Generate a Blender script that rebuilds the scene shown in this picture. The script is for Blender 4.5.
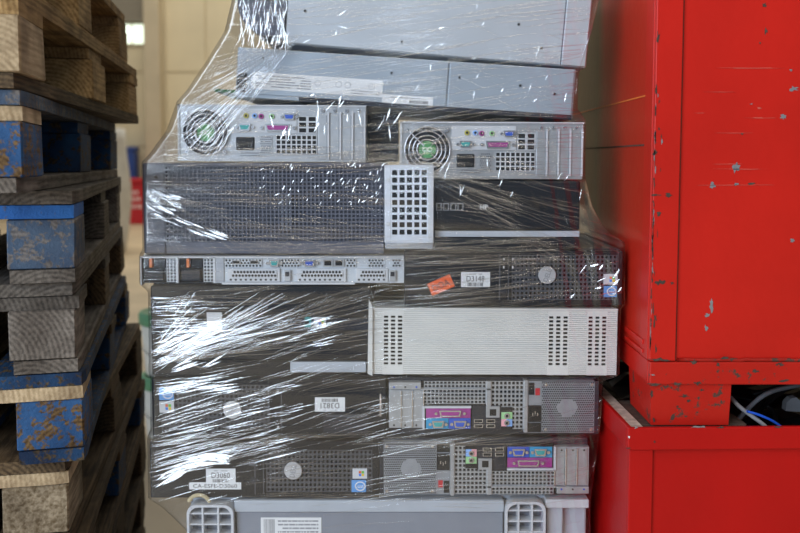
import bpy, bmesh, math, random
from mathutils import Vector, Matrix, noise as mnoise

random.seed(7)
for o in list(bpy.data.objects):
    bpy.data.objects.remove(o)
SC = bpy.context.scene
COL = SC.collection

# ------------------------------------------------------------------ camera
H = 1.20                       # eye height, metres
FPX = 870.0                    # focal length in pixels of the 800x533 frame
PY0 = 223.5                    # row of the principal point
PITCH = math.atan(63.5 / FPX)  # camera looks slightly down
cam_d = bpy.data.cameras.new('camera')
cam = bpy.data.objects.new('camera', cam_d)
COL.objects.link(cam)
cam.location = (0, 0, H)
cam.rotation_euler = (math.pi / 2 - PITCH, 0, 0)
cam_d.sensor_width = 36.0
cam_d.lens = 36.0 * FPX / 800.0
cam_d.shift_y = -(266.5 - PY0) / 800.0
cam_d.clip_start = 0.02
cam_d.clip_end = 200
cam_d.dof.use_dof = True
cam_d.dof.focus_distance = 1.45
cam_d.dof.aperture_fstop = 4.0
SC.camera = cam

# ------------------------------------------------------------------ world, lights, exposure
SC.view_settings.view_transform = 'Standard'
SC.view_settings.look = 'None'
SC.view_settings.gamma = 1.0
SC.view_settings.use_curve_mapping = False
SC.view_settings.exposure = -0.1
w = bpy.data.worlds.new('hall_world')
SC.world = w
w.use_nodes = True
bg = w.node_tree.nodes['Background']
bg.inputs[0].default_value = (0.60, 0.78, 1.0, 1)
bg.inputs[1].default_value = 0.14


def area(name, loc, target, sx, sy, power, color):
    d = bpy.data.lights.new(name, 'AREA')
    d.shape = 'RECTANGLE'
    d.size = sx
    d.size_y = sy
    d.energy = power
    d.color = color
    o = bpy.data.objects.new(name, d)
    COL.objects.link(o)
    o.location = loc
    o.rotation_euler = (Vector(target) - Vector(loc)).to_track_quat('-Z', 'Y').to_euler()
    return o


DOOR_LOC = Vector((-3.6, -3.2, 2.3))
area('daylight_door', DOOR_LOC, (0.1, 1.5, 1.1), 3.4, 3.2, 370, (0.75, 0.87, 1.0))
for k, (yy, pw) in enumerate(((-3.4, 100), (-1.2, 60))):
    area('ceiling_strip_light', (0.8, yy, 5.4), (0.8, yy + .6, 0), 7.0, 0.35, pw, (1.0, 0.88, 0.68))
area('far_hall_fill', (-3.0, 12.0, 8.5), (-3.5, 12.5, 0), 12, 6, 760, (1.0, 0.95, 0.83))  # unseen area light, added to brighten the far wall and floor


# ------------------------------------------------------------------ pixel -> point on a plane of given depth
def unproj(px, py, Y):
    xc = (px - 400) / FPX
    yc = -(py - PY0) / FPX
    dy = math.cos(PITCH) + yc * math.sin(PITCH)
    dz = -math.sin(PITCH) + yc * math.cos(PITCH)
    t = Y / dy
    return Vector((xc * t, Y, H + dz * t))


D = 1.467      # depth of the front of the wrapped stack

# ------------------------------------------------------------------ materials
MATS = {}


def nodes_of(m):
    m.use_nodes = True
    return m.node_tree.nodes, m.node_tree.links


def mat(name, col, rough=0.5, metal=0.0, var=0.12, scale=25.0, bump=0.0, stretch=(1, 1, 1), coat=0.0, spec=0.5, emit=None):
    """plain procedural material: base colour broken up by noise, optional bump"""
    m = bpy.data.materials.new(name)
    N, L = nodes_of(m)
    p = N['Principled BSDF']
    p.inputs['Roughness'].default_value = rough
    p.inputs['Metallic'].default_value = metal
    p.inputs['Specular IOR Level'].default_value = spec
    p.inputs['Coat Weight'].default_value = coat
    tc = N.new('ShaderNodeTexCoord')
    mp = N.new('ShaderNodeMapping')
    mp.inputs['Scale'].default_value = stretch
    L.new(tc.outputs['Object'], mp.inputs['Vector'])
    nz = N.new('ShaderNodeTexNoise')
    nz.inputs['Scale'].default_value = scale
    nz.inputs['Detail'].default_value = 5
    L.new(mp.outputs[0], nz.inputs['Vector'])
    cr = N.new('ShaderNodeValToRGB')
    cr.color_ramp.elements[0].position = 0.3
    cr.color_ramp.elements[1].position = 0.7
    cr.color_ramp.elements[0].color = tuple(c * (1 - var) for c in col) + (1,)
    cr.color_ramp.elements[1].color = tuple(min(1, c * (1 + var)) for c in col) + (1,)
    L.new(nz.outputs['Fac'], cr.inputs['Fac'])
    L.new(cr.outputs['Color'], p.inputs['Base Color'])
    if bump:
        b = N.new('ShaderNodeBump')
        b.inputs['Strength'].default_value = bump
        b.inputs['Distance'].default_value = 0.002
        L.new(nz.outputs['Fac'], b.inputs['Height'])
        L.new(b.outputs[0], p.inputs['Normal'])
    if emit:
        p.inputs['Emission Color'].default_value = (*col, 1)
        p.inputs['Emission Strength'].default_value = emit
    MATS[name] = m
    return m


def wood(name, c_dark, c_light, paint=None, cover=0.5, pcol2=None, rough=0.75, rings=True):
    """timber with grain along the object's y axis, optional chipped paint over it"""
    m = bpy.data.materials.new(name)
    N, L = nodes_of(m)
    p = N['Principled BSDF']
    p.inputs['Roughness'].default_value = rough
    p.inputs['Specular IOR Level'].default_value = 0.25
    tc = N.new('ShaderNodeTexCoord')
    oi = N.new('ShaderNodeObjectInfo')
    add = N.new('ShaderNodeVectorMath')
    add.operation = 'ADD'
    sc_ = N.new('ShaderNodeVectorMath')
    sc_.operation = 'SCALE'
    comb = N.new('ShaderNodeCombineXYZ')
    for k in range(3):
        L.new(oi.outputs['Random'], comb.inputs[k])
    L.new(comb.outputs[0], sc_.inputs[0])
    sc_.inputs['Scale'].default_value = 13.0
    L.new(tc.outputs['Object'], add.inputs[0])
    L.new(sc_.outputs[0], add.inputs[1])
    mp = N.new('ShaderNodeMapping')
    mp.inputs['Scale'].default_value = (60, 5, 60)
    L.new(add.outputs[0], mp.inputs['Vector'])
    g = N.new('ShaderNodeTexNoise')
    g.inputs['Scale'].default_value = 2.6
    g.inputs['Detail'].default_value = 10
    g.inputs['Distortion'].default_value = 0.25
    L.new(mp.outputs[0], g.inputs['Vector'])
    cr = N.new('ShaderNodeValToRGB')
    cr.color_ramp.elements[0].position = 0.32
    cr.color_ramp.elements[1].position = 0.66
    cr.color_ramp.elements[0].color = (*c_dark, 1)
    cr.color_ramp.elements[1].color = (*c_light, 1)
    L.new(g.outputs['Fac'], cr.inputs['Fac'])
    # growth rings round an axis beside the piece (arcs on cut ends, lines along the faces)
    if rings:
        ro = N.new('ShaderNodeVectorMath')
        ro.operation = 'MULTIPLY_ADD'
        L.new(comb.outputs[0], ro.inputs[0])
        ro.inputs[1].default_value = (.16, 0, -.05)
        ro.inputs[2].default_value = (-.08, 0, .09)
        ra = N.new('ShaderNodeVectorMath')
        ra.operation = 'ADD'
        L.new(tc.outputs['Object'], ra.inputs[0])
        L.new(ro.outputs[0], ra.inputs[1])
        wv = N.new('ShaderNodeTexWave')
        wv.wave_type = 'RINGS'
        wv.rings_direction = 'Y'
        wv.inputs['Scale'].default_value = 42
        wv.inputs['Distortion'].default_value = 2.5
        wv.inputs['Detail'].default_value = 3
        wv.inputs['Detail Scale'].default_value = 0.6
        L.new(ra.outputs[0], wv.inputs['Vector'])
        rm = N.new('ShaderNodeMix')
        rm.data_type = 'FLOAT'
        rm.inputs['Factor'].default_value = 0.2
        L.new(g.outputs['Fac'], rm.inputs['A'])
        L.new(wv.outputs['Fac'], rm.inputs['B'])
        L.new(rm.outputs['Result'], cr.inputs['Fac'])
    # per-piece tone
    hs = N.new('ShaderNodeHueSaturation')
    mr = N.new('ShaderNodeMapRange')
    mr.inputs['To Min'].default_value = 0.65
    mr.inputs['To Max'].default_value = 1.25
    L.new(oi.outputs['Random'], mr.inputs['Value'])
    L.new(mr.outputs[0], hs.inputs['Value'])
    L.new(cr.outputs[0], hs.inputs['Color'])
    # dirt
    dn = N.new('ShaderNodeTexNoise')
    dn.inputs['Scale'].default_value = 14
    dn.inputs['Detail'].default_value = 6
    L.new(add.outputs[0], dn.inputs['Vector'])
    dr = N.new('ShaderNodeValToRGB')
    dr.color_ramp.elements[0].position = 0.36
    dr.color_ramp.elements[1].position = 0.6
    dr.color_ramp.elements[0].color = (0.45, 0.42, 0.4, 1)
    dr.color_ramp.elements[1].color = (1, 1, 1, 1)
    L.new(dn.outputs['Fac'], dr.inputs['Fac'])
    mul = N.new('ShaderNodeMix')
    mul.data_type = 'RGBA'
    mul.blend_type = 'MULTIPLY'
    mul.inputs['Factor'].default_value = 0.8
    L.new(hs.outputs[0], mul.inputs['A'])
    L.new(dr.outputs[0], mul.inputs['B'])
    out = mul.outputs['Result']
    height = g.outputs['Fac']
    if paint:
        pn = N.new('ShaderNodeTexNoise')
        pn.inputs['Scale'].default_value = 65
        pn.inputs['Detail'].default_value = 9
        pn.inputs['Roughness'].default_value = 0.68
        L.new(add.outputs[0], pn.inputs['Vector'])
        pr = N.new('ShaderNodeValToRGB')
        pr.color_ramp.elements[0].position = 1 - cover - 0.03
        pr.color_ramp.elements[1].position = 1 - cover + 0.03
        L.new(pn.outputs['Fac'], pr.inputs['Fac'])
        mx = N.new('ShaderNodeMix')
        mx.data_type = 'RGBA'
        L.new(pr.outputs[0], mx.inputs['Factor'])
        L.new(out, mx.inputs['A'])
        pc = N.new('ShaderNodeValToRGB')
        pc.color_ramp.elements[0].position = 0.35
        pc.color_ramp.elements[1].position = 0.65
        pc.color_ramp.elements[0].color = (*(pcol2 or tuple(c * 0.5 for c in paint)), 1)
        pc.color_ramp.elements[1].color = (*paint, 1)
        L.new(dn.outputs['Fac'], pc.inputs['Fac'])
        L.new(pc.outputs[0], mx.inputs['B'])
        out = mx.outputs['Result']
    L.new(out, p.inputs['Base Color'])
    b = N.new('ShaderNodeBump')
    b.inputs['Strength'].default_value = 0.7
    b.inputs['Distance'].default_value = 0.0025
    L.new(height, b.inputs['Height'])
    L.new(b.outputs[0], p.inputs['Normal'])
    MATS[name] = m
    return m


def red_paint(name, col, brown_zone=False, scuff=0.5, speck=0.735):
    m = bpy.data.materials.new(name)
    N, L = nodes_of(m)
    p = N['Principled BSDF']
    p.inputs['Roughness'].default_value = 0.40
    p.inputs['Specular IOR Level'].default_value = 0.28
    tc = N.new('ShaderNodeTexCoord')
    n1 = N.new('ShaderNodeTexNoise')
    n1.inputs['Scale'].default_value = 3.5
    n1.inputs['Detail'].default_value = 6
    L.new(tc.outputs['Object'], n1.inputs['Vector'])
    cr = N.new('ShaderNodeValToRGB')
    cr.color_ramp.elements[0].position = 0.25
    cr.color_ramp.elements[1].position = 0.75
    cr.color_ramp.elements[0].color = tuple(c * 0.82 for c in col) + (1,)
    cr.color_ramp.elements[1].color = tuple(min(1, c * 1.12) for c in col) + (1,)
    L.new(n1.outputs['Fac'], cr.inputs['Fac'])
    # pale horizontal scuffs
    mp = N.new('ShaderNodeMapping')
    mp.inputs['Scale'].default_value = (5, 5, 160)
    L.new(tc.outputs['Object'], mp.inputs['Vector'])
    n2 = N.new('ShaderNodeTexNoise')
    n2.inputs['Scale'].default_value = 1.0
    n2.inputs['Detail'].default_value = 7
    n2.inputs['Roughness'].default_value = 0.7
    L.new(mp.outputs[0], n2.inputs['Vector'])
    r2 = N.new('ShaderNodeValToRGB')
    r2.color_ramp.elements[0].position = 0.69
    r2.color_ramp.elements[1].position = 0.76
    r2.color_ramp.elements[1].color = (scuff, scuff, scuff, 1)
    L.new(n2.outputs['Fac'], r2.inputs['Fac'])
    m1 = N.new('ShaderNodeMix')
    m1.data_type = 'RGBA'
    L.new(r2.outputs[0], m1.inputs['Factor'])
    L.new(cr.outputs[0], m1.inputs['A'])
    m1.inputs['B'].default_value = (0.66, 0.13, 0.09, 1)
    out = m1.outputs['Result']
    # dark rust specks
    n3 = N.new('ShaderNodeTexNoise')
    n3.inputs['Scale'].default_value = 42
    n3.inputs['Detail'].default_value = 8
    n3.inputs['Roughness'].default_value = 0.7
    L.new(tc.outputs['Object'], n3.inputs['Vector'])
    r3 = N.new('ShaderNodeValToRGB')
    r3.color_ramp.elements[0].position = speck
    r3.color_ramp.elements[1].position = speck + 0.035
    L.new(n3.outputs['Fac'], r3.inputs['Fac'])
    m2 = N.new('ShaderNodeMix')
    m2.data_type = 'RGBA'
    L.new(r3.outputs[0], m2.inputs['Factor'])
    L.new(out, m2.inputs['A'])
    m2.inputs['B'].default_value = (0.09, 0.05, 0.04, 1)
    out = m2.outputs['Result']
    if brown_zone:
        # side sheet turns brown towards the rear, with a soft irregular edge
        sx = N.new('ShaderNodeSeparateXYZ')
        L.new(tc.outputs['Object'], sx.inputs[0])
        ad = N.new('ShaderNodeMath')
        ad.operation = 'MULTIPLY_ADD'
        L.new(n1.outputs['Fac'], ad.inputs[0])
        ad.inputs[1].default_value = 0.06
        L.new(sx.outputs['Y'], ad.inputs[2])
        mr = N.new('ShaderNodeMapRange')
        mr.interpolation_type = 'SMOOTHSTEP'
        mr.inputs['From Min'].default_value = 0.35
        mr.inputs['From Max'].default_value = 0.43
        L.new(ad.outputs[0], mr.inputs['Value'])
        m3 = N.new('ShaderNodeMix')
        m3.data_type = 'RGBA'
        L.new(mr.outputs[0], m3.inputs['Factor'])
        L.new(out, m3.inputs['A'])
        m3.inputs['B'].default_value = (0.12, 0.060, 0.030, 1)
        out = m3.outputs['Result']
    L.new(out, p.inputs['Base Color'])
    b = N.new('ShaderNodeBump')
    b.inputs['Strength'].default_value = 0.25
    b.inputs['Distance'].default_value = 0.002
    n4 = N.new('ShaderNodeTexNoise')
    n4.inputs['Scale'].default_value = 55
    n4.inputs['Detail'].default_value = 4
    L.new(tc.outputs['Object'], n4.inputs['Vector'])
    L.new(n4.outputs['Fac'], b.inputs['Height'])
    L.new(b.outputs[0], p.inputs['Normal'])
    MATS[name] = m
    return m


def film_material(name, haze, gloss, rough, bump, tint=(0.97, 0.98, 1.0), base_refl=0.06):
    m = bpy.data.materials.new(name)
    N, L = nodes_of(m)
    N.remove(N['Principled BSDF'])
    out = N['Material Output']
    tc = N.new('ShaderNodeTexCoord')
    mp = N.new('ShaderNodeMapping')
    mp.inputs['Scale'].default_value = (5, 30, 70)
    mp.inputs['Rotation'].default_value = (0, math.radians(-5), 0)
    L.new(tc.outputs['Object'], mp.inputs['Vector'])
    nz = N.new('ShaderNodeTexNoise')
    nz.inputs['Scale'].default_value = 1.6
    nz.inputs['Detail'].default_value = 6
    nz.inputs['Roughness'].default_value = 0.62
    nz.inputs['Distortion'].default_value = 0.4
    L.new(mp.outputs[0], nz.inputs['Vector'])
    bp = N.new('ShaderNodeBump')
    bp.inputs['Strength'].default_value = bump
    bp.inputs['Distance'].default_value = 0.004
    L.new(nz.outputs['Fac'], bp.inputs['Height'])
    tr = N.new('ShaderNodeBsdfTransparent')
    tr.inputs[0].default_value = (*tint, 1)
    gl = N.new('ShaderNodeBsdfGlossy')
    gl.inputs['Roughness'].default_value = rough
    gl.inputs['Color'].default_value = (1, 1, 1, 1)
    L.new(bp.outputs[0], gl.inputs['Normal'])
    df = N.new('ShaderNodeBsdfDiffuse')
    df.inputs['Color'].default_value = (0.85, 0.87, 0.92, 1)
    L.new(bp.outputs[0], df.inputs['Normal'])
    tl = N.new('ShaderNodeBsdfTranslucent')
    tl.inputs['Color'].default_value = (0.85, 0.87, 0.92, 1)
    hz = N.new('ShaderNodeMixShader')
    hz.inputs[0].default_value = 0.4
    L.new(df.outputs[0], hz.inputs[1])
    L.new(tl.outputs[0], hz.inputs[2])
    # haze, more where the stretched film is thick
    rp = N.new('ShaderNodeMapRange')
    rp.inputs['From Min'].default_value = 0.35
    rp.inputs['From Max'].default_value = 0.75
    rp.inputs['To Min'].default_value = haze * 0.35
    rp.inputs['To Max'].default_value = haze * 2.0
    L.new(nz.outputs['Fac'], rp.inputs['Value'])
    m1 = N.new('ShaderNodeMixShader')
    L.new(rp.outputs[0], m1.inputs[0])
    L.new(tr.outputs[0], m1.inputs[1])
    L.new(hz.outputs[0], m1.inputs[2])
    # Schlick reflectance of a thin sheet, the same from both sides
    lw = N.new('ShaderNodeLayerWeight')
    pw = N.new('ShaderNodeMath')
    pw.operation = 'POWER'
    pw.inputs[1].default_value = 5.0
    L.new(lw.outputs['Facing'], pw.inputs[0])
    fr = N.new('ShaderNodeMath')
    fr.operation = 'MULTIPLY_ADD'
    fr.inputs[1].default_value = 0.9
    fr.inputs[2].default_value = base_refl
    L.new(pw.outputs[0], fr.inputs[0])
    ma = N.new('ShaderNodeMath')
    ma.operation = 'MULTIPLY_ADD'
    ma.use_clamp = True
    ma.inputs[1].default_value = 1.0
    ma.inputs[2].default_value = gloss
    L.new(fr.outputs[0], ma.inputs[0])
    m2 = N.new('ShaderNodeMixShader')
    L.new(ma.outputs[0], m2.inputs[0])
    L.new(m1.outputs[0], m2.inputs[1])
    L.new(gl.outputs[0], m2.inputs[2])
    L.new(m2.outputs[0], out.inputs['Surface'])
    MATS[name] = m
    return m


mat('black_plastic', (0.012, 0.013, 0.017), 0.40, var=0.2, spec=0.3)
mat('charcoal_plastic', (0.028, 0.030, 0.040), 0.42, var=0.15, spec=0.3)
mat('slate_metal', (0.105, 0.112, 0.150), 0.45, var=0.1)
mat('cavity', (0.008, 0.008, 0.009), 0.8)
mat('zinc', (0.50, 0.52, 0.55), 0.38, metal=0.55, var=0.08, scale=60)
mat('zinc_dull', (0.36, 0.38, 0.42), 0.45, metal=0.45, var=0.08, scale=60)
mat('steel_bright', (0.72, 0.73, 0.75), 0.25, metal=0.9, var=0.05)
mat('blue_grey_metal', (0.40, 0.46, 0.53), 0.42, metal=0.25, var=0.06, scale=8)
mat('pale_grey_metal', (0.56, 0.60, 0.65), 0.42, metal=0.2, var=0.06, scale=8)
mat('silver_plastic', (0.46, 0.50, 0.56), 0.45, var=0.05)
mat('silver_light', (0.60, 0.62, 0.66), 0.45, var=0.05)
mat('grille_plastic', (0.075, 0.078, 0.090), 0.35, var=0.1)
mat('silver_dark', (0.24, 0.26, 0.31), 0.45, var=0.05)
mat('white_panel', (0.66, 0.70, 0.78), 0.42, var=0.05)
mat('beige', (0.70, 0.70, 0.68), 0.5, var=0.05, scale=15)
mat('label_white', (0.80, 0.81, 0.83), 0.5, var=0.03)
mat('ink', (0.03, 0.03, 0.035), 0.6)
mat('ink_grey', (0.30, 0.31, 0.34), 0.6)
mat('seam_grey', (0.09, 0.095, 0.11), 0.5)
mat('badge_silver', (0.62, 0.63, 0.66), 0.35, metal=0.4, var=0.04)
mat('doa_orange', (0.85, 0.13, 0.03), 0.5, var=0.06)
mat('doa_ink', (0.16, 0.03, 0.02), 0.6)
mat('sticker_blue', (0.12, 0.35, 0.75), 0.35, var=0.05)
mat('sticker_silver', (0.62, 0.64, 0.68), 0.35, var=0.05)
mat('win_red', (0.75, 0.13, 0.04), 0.4)
mat('win_green', (0.12, 0.5, 0.06), 0.4)
mat('win_blue', (0.05, 0.2, 0.75), 0.4)
mat('win_yellow', (0.8, 0.55, 0.03), 0.4)
mat('port_purple', (0.36, 0.04, 0.26), 0.45)
mat('port_blue', (0.03, 0.10, 0.55), 0.45)
mat('port_teal', (0.03, 0.30, 0.55), 0.45)
mat('connector_teal', (0.05, 0.36, 0.36), 0.45)
mat('port_green', (0.35, 0.62, 0.30), 0.45)
mat('port_lightblue', (0.25, 0.45, 0.85), 0.45)
mat('port_pink', (0.85, 0.40, 0.45), 0.45)
mat('port_yellow', (0.55, 0.5, 0.1), 0.45)
mat('hub_green', (0.10, 0.36, 0.12), 0.5, var=0.2)
mat('board_green', (0.05, 0.16, 0.06), 0.5, var=0.3)
mat('orange_tab', (0.75, 0.20, 0.04), 0.45)
mat('switch_red', (0.55, 0.03, 0.04), 0.4)
mat('cream_rubber', (0.72, 0.62, 0.40), 0.55)
mat('rust', (0.07, 0.045, 0.035), 0.85, var=0.4, scale=120, bump=0.5)
mat('bare_steel', (0.40, 0.42, 0.46), 0.4, metal=0.6, var=0.15)
mat('scratch_pale', (0.60, 0.10, 0.075), 0.5)
mat('edge_pale', (0.55, 0.48, 0.42), 0.55, var=0.3, scale=90)
red_paint('red_front', (0.59, 0.016, 0.009))
red_paint('red_side', (0.54, 0.022, 0.010), brown_zone=True)
red_paint('red_plain', (0.48, 0.006, 0.005), scuff=0.3)
red_paint('red_rusty', (0.53, 0.016, 0.009), speck=0.585)
red_paint('red_weld', (0.40, 0.016, 0.010), speck=0.50)
mat('cable_black', (0.012, 0.012, 0.014), 0.45)
mat('cable_blue', (0.02, 0.12, 0.75), 0.4)
mat('cable_grey', (0.22, 0.23, 0.25), 0.5)
mat('cable_white', (0.32, 0.32, 0.34), 0.5)
mat('concrete', (0.57, 0.45, 0.30), 0.55, var=0.18, scale=1.6, bump=0.1)
mat('wall_panel', (0.66, 0.56, 0.37), 0.6, var=0.05, scale=2)
mat('wall_column', (0.52, 0.43, 0.29), 0.6, var=0.06, scale=3)
mat('wall_dark', (0.22, 0.19, 0.14), 0.7)
mat('window_glow', (0.78, 0.90, 0.74), 0.5, emit=1.6)
mat('red_crate', (0.50, 0.012, 0.018), 0.45)
mat('white_print', (0.75, 0.55, 0.52), 0.5)
mat('blue_drum', (0.02, 0.06, 0.24), 0.45)
mat('sack_white', (0.62, 0.60, 0.55), 0.8, var=0.1, scale=8, bump=0.4)
mat('bucket_white', (0.78, 0.78, 0.74), 0.4)
mat('bucket_green', (0.13, 0.33, 0.19), 0.5)
wood('wood_tan', (0.28, 0.165, 0.065), (0.56, 0.36, 0.16))
wood('wood_pale', (0.40, 0.29, 0.17), (0.62, 0.47, 0.30))
wood('wood_brown', (0.045, 0.028, 0.015), (0.15, 0.098, 0.052))
wood('wood_grey', (0.085, 0.072, 0.062), (0.22, 0.19, 0.165))
wood('chipboard', (0.16, 0.11, 0.06), (0.46, 0.37, 0.26), rings=False)
wood('blue_chipped', (0.10, 0.055, 0.022), (0.27, 0.165, 0.07), (0.035, 0.11, 0.27), 0.52, (0.015, 0.055, 0.15))
wood('blue_worn', (0.10, 0.09, 0.09), (0.20, 0.18, 0.17), (0.075, 0.115, 0.18), 0.52, (0.035, 0.055, 0.10))
wood('blue_fresh', (0.10, 0.09, 0.09), (0.2, 0.18, 0.17), (0.04, 0.18, 0.55), 0.62, (0.025, 0.11, 0.36))
wood('blue_dark', (0.03, 0.025, 0.02), (0.12, 0.08, 0.04), (0.015, 0.06, 0.15), 0.55, (0.008, 0.022, 0.06))
film_material('film_clear', 0.004, 0.0, 0.12, 0.18, base_refl=0.075)
film_material('film_ridge', 0.006, 0.20, 0.10, 0.12)
film_material('film_fold', 0.05, 0.22, 0.18, 0.5)


# ------------------------------------------------------------------ mesh builder
class MB:
    def __init__(self):
        self.v = []
        self.f = []
        self.smooth = False

    def quad(self, a, b, c, d):
        n = len(self.v)
        self.v += [a, b, c, d]
        self.f.append((n, n + 1, n + 2, n + 3))

    def box(self, x0, x1, y0, y1, z0, z1, bev=0.0):
        bm = bmesh.new()
        bmesh.ops.create_cube(bm, size=1)
        for v in bm.verts:
            v.co = Vector((x0 + (v.co.x + .5) * (x1 - x0), y0 + (v.co.y + .5) * (y1 - y0), z0 + (v.co.z + .5) * (z1 - z0)))
        if bev:
            bmesh.ops.bevel(bm, geom=bm.edges[:], offset=bev, segments=2, affect='EDGES', profile=0.5)
        self.add_bm(bm)
        return self

    def add_bm(self, bm, M=None):
        n = len(self.v)
        bm.verts.index_update()
        for v in bm.verts:
            self.v.append(tuple(M @ v.co) if M else tuple(v.co))
        for f in bm.faces:
            self.f.append(tuple(n + v.index for v in f.verts))
        bm.free()

    def lathe(self, prof, seg=32, cx=0, cy=0, cz=0, axis='Z'):
        """prof: list of (r, h). axis Z up, axis Y: h along y"""
        n = len(self.v)
        for (r, h) in prof:
            for k in range(seg):
                a = 2 * math.pi * k / seg
                if axis == 'Z':
                    self.v.append((cx + r * math.cos(a), cy + r * math.sin(a), cz + h))
                else:
                    self.v.append((cx + r * math.cos(a), cy + h, cz + r * math.sin(a)))
        for i in range(len(prof) - 1):
            for k in range(seg):
                a = n + i * seg + k
                b = n + i * seg + (k + 1) % seg
                c = n + (i + 1) * seg + (k + 1) % seg
                d = n + (i + 1) * seg + k
                self.f.append((a, b, c, d) if axis == 'Z' else (a, d, c, b))
        return self

    def tube(self, pts, r, seg=8, closed=False):
        n = len(self.v)
        P = [Vector(p) for p in pts]
        m = len(P)
        up = Vector((0.12, 0.3, 1)).normalized()
        for i in range(m):
            a = P[(i - 1) % m] if (closed or i > 0) else P[i]
            b = P[(i + 1) % m] if (closed or i < m - 1) else P[i]
            t = (b - a).normalized()
            s = t.cross(up)
            if s.length < 1e-4:
                s = t.cross(Vector((1, 0, 0)))
            s.normalize()
            q = s.cross(t)
            for k in range(seg):
                an = 2 * math.pi * k / seg
                self.v.append(tuple(P[i] + s * (r * math.cos(an)) + q * (r * math.sin(an))))
        rng = m if closed else m - 1
        for i in range(rng):
            for k in range(seg):
                a = n + i * seg + k
                b = n + i * seg + (k + 1) % seg
                c = n + ((i + 1) % m) * seg + (k + 1) % seg
                d = n + ((i + 1) % m) * seg + k
                self.f.append((a, b, c, d))
        if not closed:
            self.f.append(tuple(n + k for k in range(seg)))
            self.f.append(tuple(n + (m - 1) * seg + k for k in reversed(range(seg))))
        return self

    def poly(self, pts, y0, y1):
        """prism: outline (x,z) extruded from y0 (front) to y1"""
        n = len(self.v)
        k = len(pts)
        self.v += [(x, y0, z) for x, z in pts] + [(x, y1, z) for x, z in pts]
        self.f.append(tuple(range(n, n + k)))
        self.f.append(tuple(range(n + 2 * k - 1, n + k - 1, -1)))
        for i in range(k):
            j = (i + 1) % k
            self.f.append((n + j, n + i, n + k + i, n + k + j))
        return self

    def plate(self, x0, x1, z0, z1, nx, ny, frac, y0, th, shape='sq', stagger=False, solid=None):
        """sheet with real holes, front at y0, thickness th"""
        cw = (x1 - x0) / nx
        ch = (z1 - z0) / ny

        def rect(a, b, c, d):
            self.quad((a, y0, c), (b, y0, c), (b, y0, d), (a, y0, d))
        for j in range(ny):
            off = 0.5 * cw if (stagger and j % 2) else 0.0
            n_here = nx - 1 if off else nx
            zc = z0 + (j + .5) * ch
            if off:
                rect(x0, x0 + off, zc - ch / 2, zc + ch / 2)
                rect(x1 - off, x1, zc - ch / 2, zc + ch / 2)
            for i in range(n_here):
                xc = x0 + off + (i + .5) * cw
                if solid and solid(xc, zc):
                    rect(xc - cw / 2, xc + cw / 2, zc - ch / 2, zc + ch / 2)
                    continue
                if shape == 'sq':
                    o = [(xc - cw / 2, zc - ch / 2), (xc + cw / 2, zc - ch / 2), (xc + cw / 2, zc + ch / 2), (xc - cw / 2, zc + ch / 2)]
                    h = [(xc + (a - xc) * frac, zc + (b - zc) * frac) for a, b in o]
                else:
                    o, h = [], []
                    for k in range(6):
                        an = math.pi / 2 + k * math.pi / 3
                        ca, sa = math.cos(an), math.sin(an)
                        r = 0.5 * frac * min(cw, ch)
                        h.append((xc + r * ca * 1.05, zc + r * sa * 1.05))
                        s = min((cw / 2) / max(abs(ca), 1e-6), (ch / 2) / max(abs(sa), 1e-6))
                        o.append((xc + ca * s, zc + sa * s))
                    # make the outer ring reach the cell corners
                    o = [(xc, zc + ch / 2), (xc - cw / 2, zc + ch / 2), (xc - cw / 2, zc - ch / 2),
                         (xc, zc - ch / 2), (xc + cw / 2, zc - ch / 2), (xc + cw / 2, zc + ch / 2)]
                m = len(o)
                n = len(self.v)
                self.v += [(a, y0, b) for a, b in o] + [(a, y0, b) for a, b in h] + [(a, y0 + th, b) for a, b in h]
                for k in range(m):
                    q = (k + 1) % m
                    self.f.append((n + k, n + q, n + m + q, n + m + k))
                    self.f.append((n + m + k, n + m + q, n + 2 * m + q, n + 2 * m + k))
        return self

    def build(self, name, material, parent=None, kind=None, smooth=False):
        me = bpy.data.meshes.new(name)
        me.from_pydata(self.v, [], self.f)
        me.materials.append(MATS[material] if isinstance(material, str) else material)
        if smooth or self.smooth:
            me.polygons.foreach_set('use_smooth', [True] * len(me.polygons))
        me.update()
        o = bpy.data.objects.new(name, me)
        COL.objects.link(o)
        if parent:
            o.parent = parent
        if kind:
            o['kind'] = kind
        return o


def tag(o, label, cat, group=None):
    o['label'] = label
    o['category'] = cat
    if group:
        o['group'] = group
    return o


def empty(name, loc, label, cat, group=None, rot=(0, 0, 0)):
    o = bpy.data.objects.new(name, None)
    COL.objects.link(o)
    o.empty_display_size = 0.05
    o.location = loc
    o.rotation_euler = rot
    return tag(o, label, cat, group)


def text_mesh(s, bold=0.0):
    c = bpy.data.curves.new('lettering', 'FONT')
    c.body = s
    c.align_x = 'CENTER'
    c.align_y = 'CENTER'
    c.resolution_u = 2
    c.offset = bold
    o = bpy.data.objects.new('lettering', c)
    me = bpy.data.meshes.new_from_object(o)
    V = [v.co.copy() for v in me.vertices]
    F = [tuple(p.vertices) for p in me.polygons]
    bpy.data.objects.remove(o)
    bpy.data.curves.remove(c)
    bpy.data.meshes.remove(me)
    return V, F


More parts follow.
